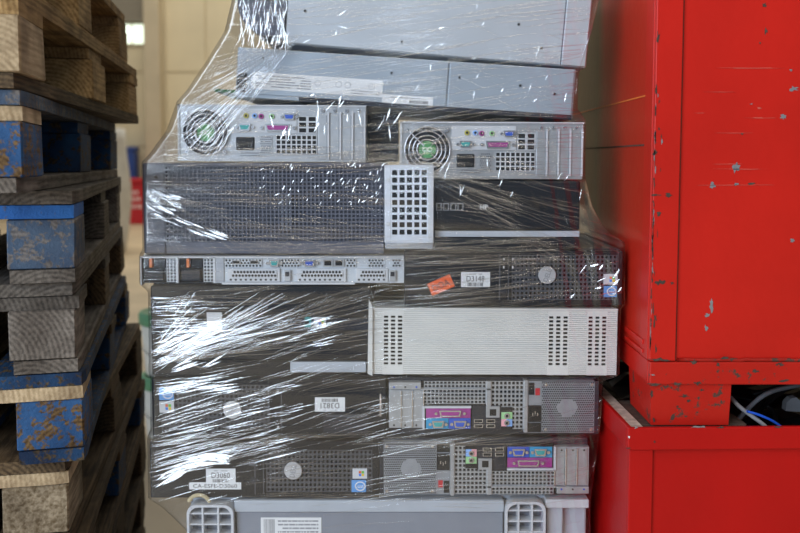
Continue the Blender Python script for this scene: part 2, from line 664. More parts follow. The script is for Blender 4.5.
# ------------------------------------------------------------------ a unit of the stack, laid out in photo pixels on its own front plane
class Unit:
    def __init__(self, name, label, cat, rect, Y=D, depth=0.36, tilt=0.0, group=None, flip=False):
        self.x0, self.y0, self.x1, self.y1 = rect
        self.cx = (self.x0 + self.x1) / 2
        self.cy = (self.y0 + self.y1) / 2
        c = unproj(self.cx, self.cy, Y)
        self.s = 100 / (unproj(self.cx + 50, self.cy, Y).x - unproj(self.cx - 50, self.cy, Y).x)
        self.sz = 20 / (unproj(self.cx, self.cy - 10, Y).z - unproj(self.cx, self.cy + 10, Y).z)
        self.h = (self.y1 - self.y0) / self.sz
        self.w = (self.x1 - self.x0) / self.s
        self.depth = depth
        self.flip = flip          # turned upside down: layout rotated by 180 degrees
        R = Matrix.Rotation(math.radians(tilt), 3, 'Y')
        base = c - R @ Vector((0, 0, self.h / 2))
        self.root = empty(name, base, label, cat, group, (0, math.radians(tilt), 0))

    def X(self, px):
        if self.flip:
            px = 2 * self.cx - px
        return (px - self.cx) / self.s

    def Z(self, py):
        if self.flip:
            py = 2 * self.cy - py
        return (self.cy - py) / self.sz + self.h / 2

    def r(self, x0, y0, x1, y1):
        a, b = sorted((self.X(x0), self.X(x1)))
        c, d = sorted((self.Z(y0), self.Z(y1)))
        return a, b, c, d

    def box(self, name, x0, y0, x1, y1, d0, d1, m, parent=None, bev=0.0):
        a, b, c, d = self.r(x0, y0, x1, y1)
        return MB().box(a, b, d0, d1, c, d, bev).build(name, m, parent or self.root)

    def plate(self, name, x0, y0, x1, y1, nx, ny, frac, d0, th, m, parent=None, **k):
        a, b, c, d = self.r(x0, y0, x1, y1)
        return MB().plate(a, b, c, d, nx, ny, frac, d0, th, **k).build(name, m, parent or self.root)

    def disc(self, name, px, py, r, d0, d1, m, parent=None, seg=32, rim=0.0006):
        R = r / self.s
        mb = MB().lathe([(R, d1), (R, d0 + rim), (R - rim, d0), (0.00001, d0)], seg, self.X(px), 0, self.Z(py), 'Y')
        return mb.build(name, m, parent or self.root, smooth=False)

    def ring(self, name, px, py, r, wire, d0, m, parent=None, seg=40):
        R = r / self.s
        x, z = self.X(px), self.Z(py)
        pts = [(x + R * math.cos(2 * math.pi * k / seg), d0, z + R * math.sin(2 * math.pi * k / seg)) for k in range(seg)]
        return MB().tube(pts, wire, 6, True).build(name, m, parent or self.root, smooth=True)

    def text(self, s, px, py, wpx, hpx, m, parent, d0, rot=0.0, bold=0.0, name='lettering'):
        V, F = text_mesh(s, bold)
        xs = [v.x for v in V]
        ys = [v.y for v in V]
        mx, my = (min(xs) + max(xs)) / 2, (min(ys) + max(ys)) / 2
        kx = wpx / self.s / (max(xs) - min(xs))
        ky = hpx / self.sz / (max(ys) - min(ys))
        ca, sa = math.cos(math.radians(rot)), math.sin(math.radians(rot))
        mb = MB()
        cx, cz = self.X(px), self.Z(py)
        for v in V:
            a, b = (v.x - mx) * kx, (v.y - my) * ky
            mb.v.append((cx + a * ca - b * sa, d0, cz + a * sa + b * ca))
        mb.f = F
        return mb.build(name, m, parent)

    def bars(self, x0, y0, x1, y1, n, m, parent, d0, name='barcode', rows=False):
        a, b, c, d = self.r(x0, y0, x1, y1)
        rnd = random.Random(int(x0 * 7 + y0))
        mb = MB()
        if rows:
            for k in range(n):
                z = c + (d - c) * (k + .5) / n
                t = (d - c) / n * 0.22
                x = a
                while x < b - 1e-4:
                    w_ = min(rnd.uniform(.002, .012), b - x)
                    if rnd.random() < .8:
                        mb.quad((x, d0, z - t), (x + w_, d0, z - t), (x + w_, d0, z + t), (x, d0, z + t))
                    x += w_ + .0012
        else:
            st = (b - a) / n
            for k in range(n):
                ww = st * rnd.uniform(.3, .75)
                mb.quad((a + k * st, d0, c), (a + k * st + ww, d0, c), (a + k * st + ww, d0, d), (a + k * st, d0, d))
        return mb.build(name, m, parent)

    def rot_card(self, name, px, py, wpx, hpx, rot, d0, d1, m, parent=None):
        ca, sa = math.cos(math.radians(rot)), math.sin(math.radians(rot))
        hw, hh = wpx / 2 / self.s, hpx / 2 / self.sz
        x, z = self.X(px), self.Z(py)
        pts = [(x + a * ca - b * sa, z + a * sa + b * ca) for a, b in ((-hw, -hh), (hw, -hh), (hw, hh), (-hw, hh))]
        return MB().poly(pts, d0, d1).build(name, m, parent or self.root)

    def screw(self, px, py, r=1.3, m='steel_bright', d0=-.0032, parent=None):
        return self.disc('screw', px, py, r, d0, 0.0, m, parent, 10, 0.0003)

    # parts many machines share
    def case(self, m='charcoal_plastic', d0=0.006, inset=0.0, bev=0.002):
        return MB().box(-self.w / 2 + inset, self.w / 2 - inset, d0, self.depth, inset, self.h - inset, bev).build('case', m, self.root)

    def logo_badge(self, px, py, r, rot):
        b = self.disc('logo_badge', px, py, r, -.0035, 0, 'badge_silver', seg=36, rim=.001)
        b['label'] = 'round silver logo badge'
        self.text('DELL', px, py, r * 1.45, r * .55, 'ink_grey', b, -.00375, rot, .01)
        return b

    def windows_sticker(self, x0, y0, x1, y1):
        s = self.box('licence_sticker', x0, y0, x1, y1, -.0006, .001, 'sticker_silver')
        s['label'] = 'small silver sticker with four coloured squares'
        w_, h_ = x1 - x0, y1 - y0
        cx, cy = x0 + w_ * .62, y0 + h_ * .5
        q = min(w_, h_) * .24
        for (i, j, m) in ((0, 0, 'win_red'), (1, 0, 'win_green'), (0, 1, 'win_blue'), (1, 1, 'win_yellow')):
            ax = cx - q * 1.1 + i * q * 1.15
            ay = cy - q * 1.1 + j * q * 1.15
            self.box('colour_square', ax, ay, ax + q, ay + q, -.0009, 0, m, s)
        return s

    def chip_sticker(self, x0, y0, x1, y1):
        s = self.box('processor_sticker', x0, y0, x1, y1, -.0006, .001, 'sticker_blue')
        s['label'] = 'small blue processor sticker with a white oval'
        w_, h_ = x1 - x0, y1 - y0
        cx, cz = self.X(x0 + w_ * .6), self.Z(y0 + h_ * .5)
        pts = []
        for k in range(24):
            a = 2 * math.pi * k / 24
            pts.append((cx + w_ * .33 / self.s * math.cos(a), -.0009, cz + h_ * .36 / self.s * math.sin(a)))
        MB().tube(pts, .0011, 5, True).build('oval_ring', 'label_white', s)
        self.text('intel', x0 + w_ * .6, y0 + h_ * .5, w_ * .42, h_ * .3, 'label_white', s, -.0009, 0, 0)
        return s

    def asset_label(self, x0, y0, x1, y1, s, rot=0, m='label_white'):
        l = self.box('asset_label', x0, y0, x1, y1, -.0008, .001, m)
        l['label'] = 'white asset sticker reading ' + s
        cx, h_ = (x0 + x1) / 2, y1 - y0
        up = rot == 180
        ty = y0 + h_ * (.44 if not up else .58)
        by0, by1 = (y0 + h_ * .70, y0 + h_ * .94) if not up else (y0 + h_ * .08, y0 + h_ * .32)
        self.text(s, cx, ty, (x1 - x0) * .62, h_ * .38, 'ink', l, -.00105, rot, 0)
        self.bars(cx - (x1 - x0) * .27, by0, cx + (x1 - x0) * .27, by1, 16, 'ink', l, -.00105)
        self.bars(cx - (x1 - x0) * .22, y0 + h_ * (.08 if not up else .84), cx + (x1 - x0) * .22, y0 + h_ * (.2 if not up else .94), 1, 'ink_grey', l, -.00105, 'small_print', rows=True)
        return l


# ------------------------------------------------------------------ the hall
def structure(o):
    o['kind'] = 'structure'
    return o


mb = MB()
mb.quad((-16, -6, 0), (16, -6, 0), (16, 18, 0), (-16, 18, 0))
structure(mb.build('floor', 'concrete'))
WY = 17.2
wall = structure(MB().box(-16, 16, WY, WY + .3, 0, 9).build('wall_back', 'wall_panel'))
# cladding panels of the far wall, each a piece of its own, with recessed joints
c0 = unproj(157, 100, WY).x
pw, phh = 0.80, 1.45
pm = MB().box(0, pw - .035, -.03, 0, 0, phh - .03, .006).build('wall_cladding_panel', 'wall_panel', wall)
pm.location = (c0 + .20, WY, .02)
for i in range(-9, 13):
    for j in range(6):
        if i == 0 and j == 0:
            continue
        c = pm.copy()
        COL.objects.link(c)
        c.parent = wall
        c.location = (c0 + .20 + i * pw, WY, .02 + j * phh)
for k, dx in enumerate((-6.4, 0, 6.4)):
    structure(MB().box(c0 - .15 + dx, c0 + .15 + dx, WY - .32, WY - .04, 0, 8.9, .01).build('trim_%d' % (k + 1), 'wall_column'))
# dark beam over the high window, and the window
b0 = unproj(100, 22, WY - .1)
structure(MB().box(c0 - 3.2, c0 - .16, WY - .2, WY - .04, b0.z, b0.z + .45).build('trim_4', 'wall_dark'))
wa, wb = unproj(118, 45, WY - .1), unproj(152, 23, WY - .1)
win = structure(MB().box(wa.x, c0 - .16, WY - .08, WY - .045, wa.z, wb.z).build('window_1', 'wall_column'))
for i in range(2):
    ww = (c0 - .16 - wa.x) / 2
    MB().box(wa.x + i * ww + .02, wa.x + (i + 1) * ww - .02, WY - .10, WY - .07, wa.z + .03, wb.z - .03).build('window_pane', 'window_glow', win)


# ------------------------------------------------------------------ far things beside the pallets
def far_things():
    # red crate with faded white print
    p = unproj(131, 224, 16.2)
    e = empty('storage_crate', (p.x - .15, 16.2, 0), 'red plastic crate with faded white print far back on the hall floor', 'crate')
    MB().box(-.62, .62, 0, .42, 0, .80, .03).build('crate_body', 'red_crate', e)
    MB().box(-.66, .66, -.04, .46, .78, .86, .02).build('rim', 'red_crate', e)
    for k, (x, w_, z) in enumerate(((.0, .36, .56), (.02, .44, .44), (.10, .30, .30))):
        mb = MB()
        rnd = random.Random(k)
        xx = x - w_ / 2 + .10
        while xx < x + w_ / 2 + .10:
            d_ = rnd.uniform(.03, .06)
            mb.quad((xx, -.004, z), (xx + d_, -.004, z), (xx + d_, -.004, z + .07), (xx, -.004, z + .07))
            xx += d_ + .02
        mb.build('print_line', 'white_print', e)
    # tall blue bin
    p = unproj(130, 160, 17.0)
    zt = unproj(130, 147, 16.6).z
    e = empty('waste_bin', (p.x - .02, 16.90, 0), 'tall dark blue bin behind the red crate', 'bin')
    b = MB()
    b.box(-.17, .17, -.16, .16, 0, zt - .08, .03)
    b.build('bin_body', 'blue_drum', e)
    MB().box(-.19, .19, -.18, .18, zt - .08, zt, .02).build('lid', 'blue_drum', e)
    # pale bulk bag
    Y = 11.0
    p = unproj(121, 150, Y)
    zt = unproj(121, 128, Y).z
    e = empty('bulk_bag', (p.x - .50, Y, 0), 'pale woven bulk bag standing behind the blue pallet', 'bag')
    mb = MB()
    bm = bmesh.new()
    bmesh.ops.create_cube(bm, size=1)
    bmesh.ops.subdivide_edges(bm, edges=bm.edges[:], cuts=10, use_grid_fill=True)
    for v in bm.verts:
        c = v.co.copy()
        q = 1 + .14 * math.cos(c.z * 3.0)
        n_ = mnoise.noise(c * 5) * .05
        v.co = Vector((c.x * .84 * q + n_, c.y * .8 * q, (c.z + .5) * zt))
    mb.add_bm(bm)
    mb.build('bag_body', 'sack_white', e, smooth=True)
    for sx in (-.3, .3):
        pts = [(sx + .06 * math.cos(a), -.2, zt - .02 + .14 * math.sin(a)) for a in [math.pi * k / 10 for k in range(11)]]
        MB().tube(pts, .018, 6).build('lifting_loop', 'sack_white', e, smooth=True)
    # two stacked buckets with green lids
    Y = 3.75
    p = unproj(142, 400, Y)
    hh = .272
    for k in range(2):
        e = empty('bucket', (p.x + .135, Y, k * (hh + .004)),
                  'white bucket with green lid on the floor, under another bucket' if k == 0 else 'white bucket with green lid stacked on top of another bucket',
                  'bucket')
        MB().lathe([(.0001, 0), (.108, 0), (.112, .01), (.128, hh - .03), (.124, hh - .03), (.0001, .01)], 36).build('bucket_body', 'bucket_white', e, smooth=True)
        MB().lathe([(.130, hh - .055), (.136, hh - .05), (.137, hh - .012), (.130, hh), (.118, hh), (.116, hh - .004), (.0001, hh - .004)], 36).build('lid', 'bucket_green', e, smooth=True)
        pts = [(.131 * math.cos(a), -.131 * math.sin(a) * .75 - .04, hh - .08 - .10 * math.sin(a)) for a in [math.pi * q / 16 for q in range(17)]]
        MB().tube(pts, .0025, 5).build('handle', 'steel_bright', e, smooth=True)


far_things()

# ------------------------------------------------------------------ pallets
BW = [(-.10, 0.0), (-.4725, -.3275), (-.80, -.70)]
BY = [(0, .145), (.5275, .6725), (1.055, 1.2)]
DW = [(-.145, 0), (-.286, -.186), (-.4725, -.3275), (-.614, -.514), (-.80, -.655)]
MESH = {}


def piece_mesh(key, dims, m, rough_edges=True):
    k = (key, m)
    if k in MESH:
        return MESH[k]
    x, y, z = dims
    mb = MB()
    bm = bmesh.new()
    bmesh.ops.create_cube(bm, size=1)
    if y > .5:
        es = [e for e in bm.edges if abs(e.verts[0].co.y - e.verts[1].co.y) > .5]
        bmesh.ops.subdivide_edges(bm, edges=es, cuts=7)
    if x > .5:
        es = [e for e in bm.edges if abs(e.verts[0].co.x - e.verts[1].co.x) > .5]
        bmesh.ops.subdivide_edges(bm, edges=es, cuts=5)
    bmesh.ops.bevel(bm, geom=[e for e in bm.edges if e.calc_face_angle(0) > .5], offset=.025, segments=1, affect='EDGES')
    for v in bm.verts:
        v.co = Vector((v.co.x * x, v.co.y * y, v.co.z * z))
        n_ = mnoise.noise_vector(v.co * 9 + Vector((hash_(k), 0, 0)))
        v.co += Vector((n_.x * .0022, n_.y * .0022, n_.z * .0009))
    mb.add_bm(bm)
    me = bpy.data.meshes.new(key)
    me.from_pydata(mb.v, [], mb.f)
    me.materials.append(MATS[m])
    MESH[k] = me
    return me


def hash_(k):
    return (sum(ord(c) for c in str(k)) % 97) * 1.37


def pallet(loc, yaw, label, mats, name='wooden_pallet', group='wooden pallets piled at the left', short=0.0, lean=0.0):
    e = empty(name, loc, label, 'pallet', group, (0, math.radians(lean), math.radians(yaw)))
    rnd = random.Random(label)

    def add(key, x0, x1, y0, y1, z0, z1, m, front=False):
        j = rnd.uniform(-.004, .004)
        ob = bpy.data.objects.new(key, piece_mesh(key, (x1 - x0, y1 - y0, z1 - z0), m))
        COL.objects.link(ob)
        ob.parent = e
        ob.location = ((x0 + x1) / 2 + j, (y0 + y1) / 2 + rnd.uniform(-.004, .004), (z0 + z1) / 2)
        ob.rotation_euler = (0, 0, rnd.uniform(-.006, .006))
        return ob
    for (a, b) in BW:
        add('bottom_board', a, b, 0, 1.2, 0, .0215, mats.get('bottom', mats['base']))
    for i, (c, d) in enumerate(BY):
        for j, (a, b) in enumerate(BW):
            key = 'block' if j != 1 else 'block_wide'
            m = mats.get('front_block', mats['base']) if (i == 0 and j == 0) else mats.get('block', mats['base'])
            ob = add(key, a, b, c, d, .0218, .0998, m)
            ob.name = 'block'
    for i, (c, d) in enumerate(BY):
        add('stringer_board', -.80, 0, c, d, .100, .1215, mats.get('front_stringer', mats['base']) if i == 0 else mats.get('stringer', mats['base']))
    for i, (a, b) in enumerate(DW):
        key = 'deck_board' if b - a > .12 else 'deck_board_narrow'
        ob = add(key, a, b, 0, 1.2, .122, .1432, mats.get('edge_deck', mats['base']) if i == 0 else mats.get('deck', mats['base']))
        ob.name = 'deck_board'
    return e


# (level, depth of the near corner, x pixel of the near right corner, yaw, label, materials)
PAL = [
    (10, 1.20, 10, 9.6, 'topmost tan wooden pallet, cut by the top edge of the photo', dict(base='wood_tan', front_block='wood_pale')),
    (9, 1.20, 22, 9.2, 'tan unpainted pallet with a pale end block, second from the top', dict(base='wood_tan', front_block='wood_pale', front_stringer='wood_tan', bottom='wood_brown')),
    (8, 1.21, 23, 11.9, 'bright blue chipped pallet right under the tan pallets', dict(base='blue_dark', front_block='blue_chipped', front_stringer='wood_pale', edge_deck='blue_worn', deck='blue_worn', bottom='wood_grey')),
    (7, 1.35, 76, 14.7, 'weathered grey pallet with a bright blue stripe along its end', dict(base='wood_grey', front_block='blue_worn', front_stringer='blue_fresh')),
    (6, 1.36, 74, 14.4, 'plain grey unpainted pallet below the blue-striped one', dict(base='wood_grey', block='wood_brown')),
    (5, 1.36, 79, 14.2, 'dark pallet with a split deck and flaking blue end block', dict(base='wood_brown', front_block='blue_chipped', edge_deck='blue_dark', front_stringer='wood_pale', block='blue_dark', bottom='blue_dark')),
    (4, 1.37, 60, 11.0, 'brown pallet with a chipboard end block at the bottom left corner', dict(base='wood_brown', front_block='chipboard', front_stringer='wood_pale')),
    (3, 1.37, 74, 11.8, 'dark blue-stained pallet under the chipboard-block pallet, only its far end showing', dict(base='wood_brown', block='blue_dark')),
    (2, 1.37, 70, 11.6, 'brown pallet third from the floor, only its far end showing', dict(base='wood_brown')),
    (1, 1.37, 72, 12.0, 'brown pallet second from the floor, mostly below the photo', dict(base='wood_brown')),
    (0, 1.37, 70, 12.0, 'lowest brown pallet of the pile, standing on the floor', dict(base='wood_brown')),
]
for (lv, PD, px, yaw, lab, ms) in PAL:
    x = (px - 400) / FPX * PD
    pallet((x, PD, lv * .1442), yaw, lab, ms)

# ------------------------------------------------------------------ red steel bins
UY = 1.346     # front of the upper bin
LY = 1.33      # front of the lower bin


def bins():
    # ---------- lower bin
    c = unproj(628, 428, LY)
    top = c.z
    X0 = c.x
    W, DP = 1.15, .95
    e = empty('steel_bin', (X0, LY, 0), 'lower red steel bin with open top, holding dark cables', 'bin', 'red steel bins', (0, 0, math.radians(1.5)))
    t = .012
    # rim: folded band round the top
    rz = .036
    MB().box(0, W, 0, .008, top - rz, top, .002).build('rim_front', 'red_plain', e)
    MB().box(0, .008, .008, DP, top - rz, top, .002).build('rim_side', 'red_plain', e)
    MB().box(W - .008, W, .008, DP, top - rz, top, .002).build('rim_side', 'red_plain', e)
    MB().box(.008, W - .008, DP - .008, DP, top - rz, top, .002).build('rim_back', 'red_plain', e)
    lip = MB().box(.008, .028, .008, DP - .01, top - .006, top - .002, .001).build('rim_lip', 'edge_pale', e)
    # corner posts and recessed sheets
    for (a, b) in ((0.004, .042), (W - .042, W - .004)):
        MB().box(a, b, .004, .012, .10, top - rz, .0015).build('corner_post', 'red_plain', e)
    MB().box(.042, W - .042, .009, .014, .10, top - rz, .0005).build('front_sheet', 'red_plain', e)
    MB().box(.004, .010, .012, DP - .004, .10, top - rz, .001).build('side_sheet', 'red_plain', e)
    MB().box(W - .010, W - .004, .012, DP - .004, .10, top - rz, .001).build('side_sheet', 'red_plain', e)
    MB().box(.010, W - .010, DP - .012, DP - .006, .10, top - rz, .001).build('back_sheet', 'red_plain', e)
    MB().box(.010, W - .010, .014, DP - .012, .10, .112).build('bin_floor', 'red_plain', e)
    for fx in (0.02, W - .16):
        for fy in (.02, DP - .16):
            MB().box(fx, fx + .14, fy, fy + .14, 0, .10, .003).build('foot', 'red_plain', e)
    # corner plates on which the upper bin's feet stand
    ztop_plate = top - .004
    for fx in (.03, W - .20):
        for fy in (.030, DP - .17):
            MB().box(fx, fx + .17, fy, fy + .14, ztop_plate - .012, ztop_plate, .001).build('corner_plate', 'rust', e)
    # worn patches on the rim
    rnd = random.Random(3)

    def chip(x, z, w_, h_, m, y=-.0006, par=e, th=.0006, seed=0):
        r = random.Random(seed + int(x * 9999))
        pts = []
        for k in range(13):
            a = 2 * math.pi * k / 13
            q = r.uniform(.25, 1.15)
            pts.append((x + w_ / 2 * math.cos(a) * q, z + h_ / 2 * math.sin(a) * q))
        return MB().poly(pts, y, y + th).build('paint_chip', m, par)
    for (px, py, w_, h_, m) in ((629, 437, 3, 4, 'label_white'), (636, 427.5, 4, 3, 'bare_steel'), (655, 442, 3, 3, 'rust'), (700, 427.5, 16, 2.4, 'bare_steel'),
                                (722, 428, 10, 2, 'rust'), (780, 428, 14, 2.2, 'rust'), (628, 448, 5, 2, 'rust')):
        p = unproj(px, py, LY)
        chip(p.x - X0, p.z, w_ / 650, h_ / 650, m)
    # ---------- things in the lower bin
    cab = []

    def cable(name, pts, r, m, label):
        P = [Vector(p) for p in pts]
        out = []
        for i in range(len(P) - 1):
            p0, p1, p2, p3 = P[max(i - 1, 0)], P[i], P[i + 1], P[min(i + 2, len(P) - 1)]
            for k in range(8):
                u = k / 8
                out.append(0.5 * ((2 * p1) + (p2 - p0) * u + (2 * p0 - 5 * p1 + 4 * p2 - p3) * u * u + (3 * p1 - p0 - 3 * p2 + p3) * u ** 3))
        out.append(P[-1])
        o = MB().tube(out, r, 7).build(name, m, smooth=True)
        return tag(o, label, 'cable')
    z = top
    Yc = LY
    cable('cable', [(X0 + .20, Yc + .10, z - .03), (X0 + .26, Yc + .12, z + .018), (X0 + .34, Yc + .16, z + .026), (X0 + .44, Yc + .20, z + .030), (X0 + .55, Yc + .26, z - .02)], .004, 'cable_grey', 'grey cable crossing the dark gap above the lower bin rim')
    cable('cable', [(X0 + .205, Yc + .05, z + .012), (X0 + .225, Yc + .05, z + .006), (X0 + .25, Yc + .055, z - .006), (X0 + .27, Yc + .06, z - .02)], .0022, 'cable_blue', 'thin bright blue cable poking up in the lower bin')
    cable('cable', [(X0 + .185, Yc + .07, z + .03), (X0 + .20, Yc + .06, z + .014), (X0 + .235, Yc + .055, z - .012), (X0 + .25, Yc + .06, z - .03)], .0035, 'cable_white', 'pale bent cable beside the foot of the upper bin')
    for k in range(7):
        rr = random.Random(k + 40)
        pts = []
        bx, by = X0 + .22 + .05 * k, Yc + .12 + rr.uniform(0, .15)
        for q in range(5):
            pts.append((bx + rr.uniform(-.09, .09) + q * .02, by + rr.uniform(-.04, .08), z - .01 + rr.uniform(-.035, .03)))
        pts[0] = (pts[0][0], pts[0][1], z - .08)
        pts[-1] = (pts[-1][0], pts[-1][1], z - .08)
        o = cable('cable', pts, .0045, 'cable_black', 'black cable tangled in the dark lower bin')
        o['group'] = 'black cables in the lower bin'
    # dark heap that fills the bin
    mb = MB()
    n = 26
    for i in range(n + 1):
        for j in range(n + 1):
            x = X0 + .015 + (W - .03) * i / n
            y = Yc + .05 + (DP - .09) * j / n
            mb.v.append((x, y, z - .06 + .035 * mnoise.noise(Vector((x * 14, y * 14, 2)))))
    for i in range(n):
        for j in range(n):
            a = i * (n + 1) + j
            mb.f.append((a, a + n + 1, a + n + 2, a + 1))
    o = mb.build('cable_heap', 'cable_black', kind='stuff')
    tag(o, 'dark heap of tangled cables filling the lower bin', 'cables')
    # white scrap connector
    p = unproj(794, 402, LY + .17)
    o = empty('plug', (p.x, LY + .17, p.z - .014), 'pale grey plug lying on the cables in the lower bin', 'plug')
    MB().poly([(-.014, -.002), (.016, -.004), (.017, .012), (.004, .022), (-.006, .020), (-.013, .012)], 0, .016).build('plug_body', 'cable_grey', o)
    MB().box(.014, .030, .004, .010, .001, .006, .001).build('pin', 'steel_bright', o)

    # ---------- upper bin
    c = unproj(651.5, 266, UY)
    X1 = c.x
    zfoot = top - .003
    zb = unproj(660, 385, UY).z       # bottom of the beam
    zm = unproj(660, 361, UY).z       # seam over the beam
    ztop = H + .52
    W2, D2 = 1.10, .90
    e2 = empty('steel_bin', (X1, UY, zfoot), 'upper red steel bin with scratched front panel standing on the lower bin', 'bin', 'red steel bins')
    q = zfoot
    pw_ = .041
    for (a, b) in ((0, pw_), (W2 - pw_, W2)):
        MB().box(a, b, 0, .008, zm - q, ztop - q, .0015).build('corner_post', 'red_front', e2)
    MB().box(pw_ + .001, W2 - pw_ - .001, .006, .011, zm - q, ztop - q, .0005).build('front_panel', 'red_front', e2)
    MB().box(.001, W2 - .001, .001, .012, zb - q, zm - q - .002, .002).build('bottom_beam', 'red_rusty', e2)
    # weld bead over the beam
    mb = MB()
    pts = [(pw_ + .004 + k * .012, .004, zm - q + .001 + .0018 * mnoise.noise(Vector((k * .7, 0, 5)))) for k in range(int((W2 - 2 * pw_) / .012))]
    mb.tube(pts, .0032, 6)
    mb.build('weld_bead', 'red_weld', e2, smooth=True)
    MB().box(pw_ + .0002, pw_ + .0022, .0045, .0085, zm - q, ztop - q).build('panel_seam', 'rust', e2)
    mb = MB()
    pts = [(pw_, .003 + .0006 * math.sin(k * 1.7), zm - q + k * .02) for k in range(int((ztop - zm) / .02))]
    # left side sheet with corner strip, beam and seam
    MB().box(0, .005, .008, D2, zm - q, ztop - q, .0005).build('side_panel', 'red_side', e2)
    MB().box(W2 - .005, W2, .008, D2, zm - q, ztop - q, .0005).build('side_panel', 'red_front', e2)
    MB().box(-.0015, .003, .0085, .05, zm - q, ztop - q, .0008).build('side_strip', 'red_front', e2)
    MB().box(.0005, .008, .012, D2, zb - q, zm - q - .002, .001).build('side_beam', 'red_front', e2)
    MB().box(.005, W2 - .005, D2 - .005, D2, zb - q, ztop - q, .0005).build('back_panel', 'red_front', e2)
    MB().box(.008, W2 - .005, .012, D2 - .005, zb - q, zb - q + .006).build('bin_floor', 'red_front', e2)
    for (zz0, dz) in ((unproj(615, 146, UY + .15).z, .0), (unproj(615, 100, UY + .15).z, .004)):
        MB().box(-.0012, .002, .05, D2 - .1, zz0 - q - .0012, zz0 - q + .0012).build('side_seam', 'rust' if dz == 0 else 'orange_tab', e2)
    # bracket low on the side sheet
    zz = unproj(628, 338, UY + .06).z - q
    MB().box(-.004, .001, .03, .14, zz - .004, zz + .004, .001).build('side_bracket', 'red_front', e2)
    MB().box(-.004, .001, .03, .14, zz - .018, zz - .012, .001).build('side_bracket', 'red_front', e2)
    # feet, slightly tapered
    for fx in (0.004, W2 - .14):
        for fy in (.006, D2 - .15):
            mb = MB()
            hz = zb - q
            A = [(fx, fy), (fx + .128, fy), (fx + .128, fy + .13), (fx, fy + .13)]
            B = [(fx + .003, fy + .003), (fx + .126, fy + .003), (fx + .126, fy + .126), (fx + .003, fy + .126)]
            mb.v = [(x, y, 0) for x, y in B] + [(x, y, hz) for x, y in A]
            mb.f = [(3, 2, 1, 0), (4, 5, 6, 7)] + [(k, (k + 1) % 4, 4 + (k + 1) % 4, 4 + k) for k in range(4)]
            mb.build('foot', 'red_rusty', e2)
    # chips, scratches and rust where the paint has gone
    marks = [(794, 89, 11, 6, 'bare_steel'), (783, 117, 7, 6, 'bare_steel'), (736, 168, 9, 11, 'bare_steel'), (712, 185, 8, 8, 'bare_steel'),
             (737, 184, 6, 4, 'bare_steel'), (792, 241, 5, 5, 'bare_steel'), (711, 305, 5, 15, 'bare_steel'), (707, 315, 6, 5, 'bare_steel'), (706, 328, 4, 7, 'bare_steel'),
             (764, 5, 6, 5, 'rust'), (766, 31, 4, 8, 'rust'), (760, 43, 2, 2, 'rust'), (751, 104, 4, 2, 'bare_steel'), (742, 134, 4, 2, 'rust'), (791, 70, 4, 3, 'bare_steel'),
             (752, 184, 8, 3, 'rust'), (759, 108, 5, 2, 'scratch_pale'),
             (750, 68, 86, 1.0, 'scratch_pale'), (720, 92, 30, 1, 'scratch_pale'), (735, 133, 52, 1.1, 'scratch_pale'), (760, 118, 34, 1.2, 'scratch_pale'),
             (745, 169, 70, 1, 'scratch_pale'), (728, 164, 50, .8, 'scratch_pale'), (740, 185, 90, .8, 'scratch_pale'), (700, 113, 14, 1, 'scratch_pale')]
    for i, (px, py, w_, h_, m) in enumerate(marks):
        p = unproj(px, py, UY + .006)
        chip(p.x - X1, p.z - q, w_ / 630, h_ / 630, m, .0053, e2, .001, i)
    # rust on the corner post, the beam and the foot
    rnd = random.Random(11)
    for i in range(80):
        py = rnd.uniform(85, 350)
        p = unproj(651.5, py, UY)
        chip(rnd.uniform(.0004, .0018) if rnd.random() < .85 else rnd.uniform(.002, .012), p.z - q, rnd.uniform(.001, .003), rnd.uniform(.004, .02), 'rust' if rnd.random() < .7 else 'bare_steel', -.0006, e2, .0008, i * 7)
    for (px, py, w_, h_, m) in ((658, 37, 4, 12, 'rust'), (659, 129, 3, 3, 'rust'), (655, 152, 6, 7, 'rust'), (668, 195, 8, 5, 'rust'), (656, 195, 10, 2, 'rust'),
                                (659, 214, 5, 6, 'rust'), (660, 282, 10, 7, 'rust'), (672, 283, 6, 4, 'rust'), (655, 318, 4, 9, 'rust'),
                                (659, 359.5, 26, 4.5, 'rust'), (653, 375, 5, 3, 'bare_steel'), (655, 384.5, 14, 3, 'rust'), (676, 384, 10, 4, 'rust'),
                                (698, 383, 8, 5, 'rust'), (694, 362, 8, 5, 'rust'), (718, 365, 6, 4, 'rust'), (726, 358, 12, 3, 'rust'), (755, 371, 9, 4, 'rust'),
                                (780, 364, 10, 4, 'rust'), (785, 381, 12, 3, 'rust'), (686, 397, 12, 4, 'rust'), (690, 402, 6, 3, 'rust'), (703, 391, 6, 3, 'rust'),
                                (653, 395, 3, 9, 'rust'), (679, 408, 2.5, 2.5, 'rust'), (655, 421, 3, 5, 'rust')):
        p = unproj(px, py, UY)
        on_foot = py > 387
        chip(p.x - X1, p.z - q, w_ / 630, h_ / 630, m, .0062 if on_foot else (-.0006 if p.x - X1 < pw_ and p.z > zm else .0004), e2, .0009, int(px))


bins()


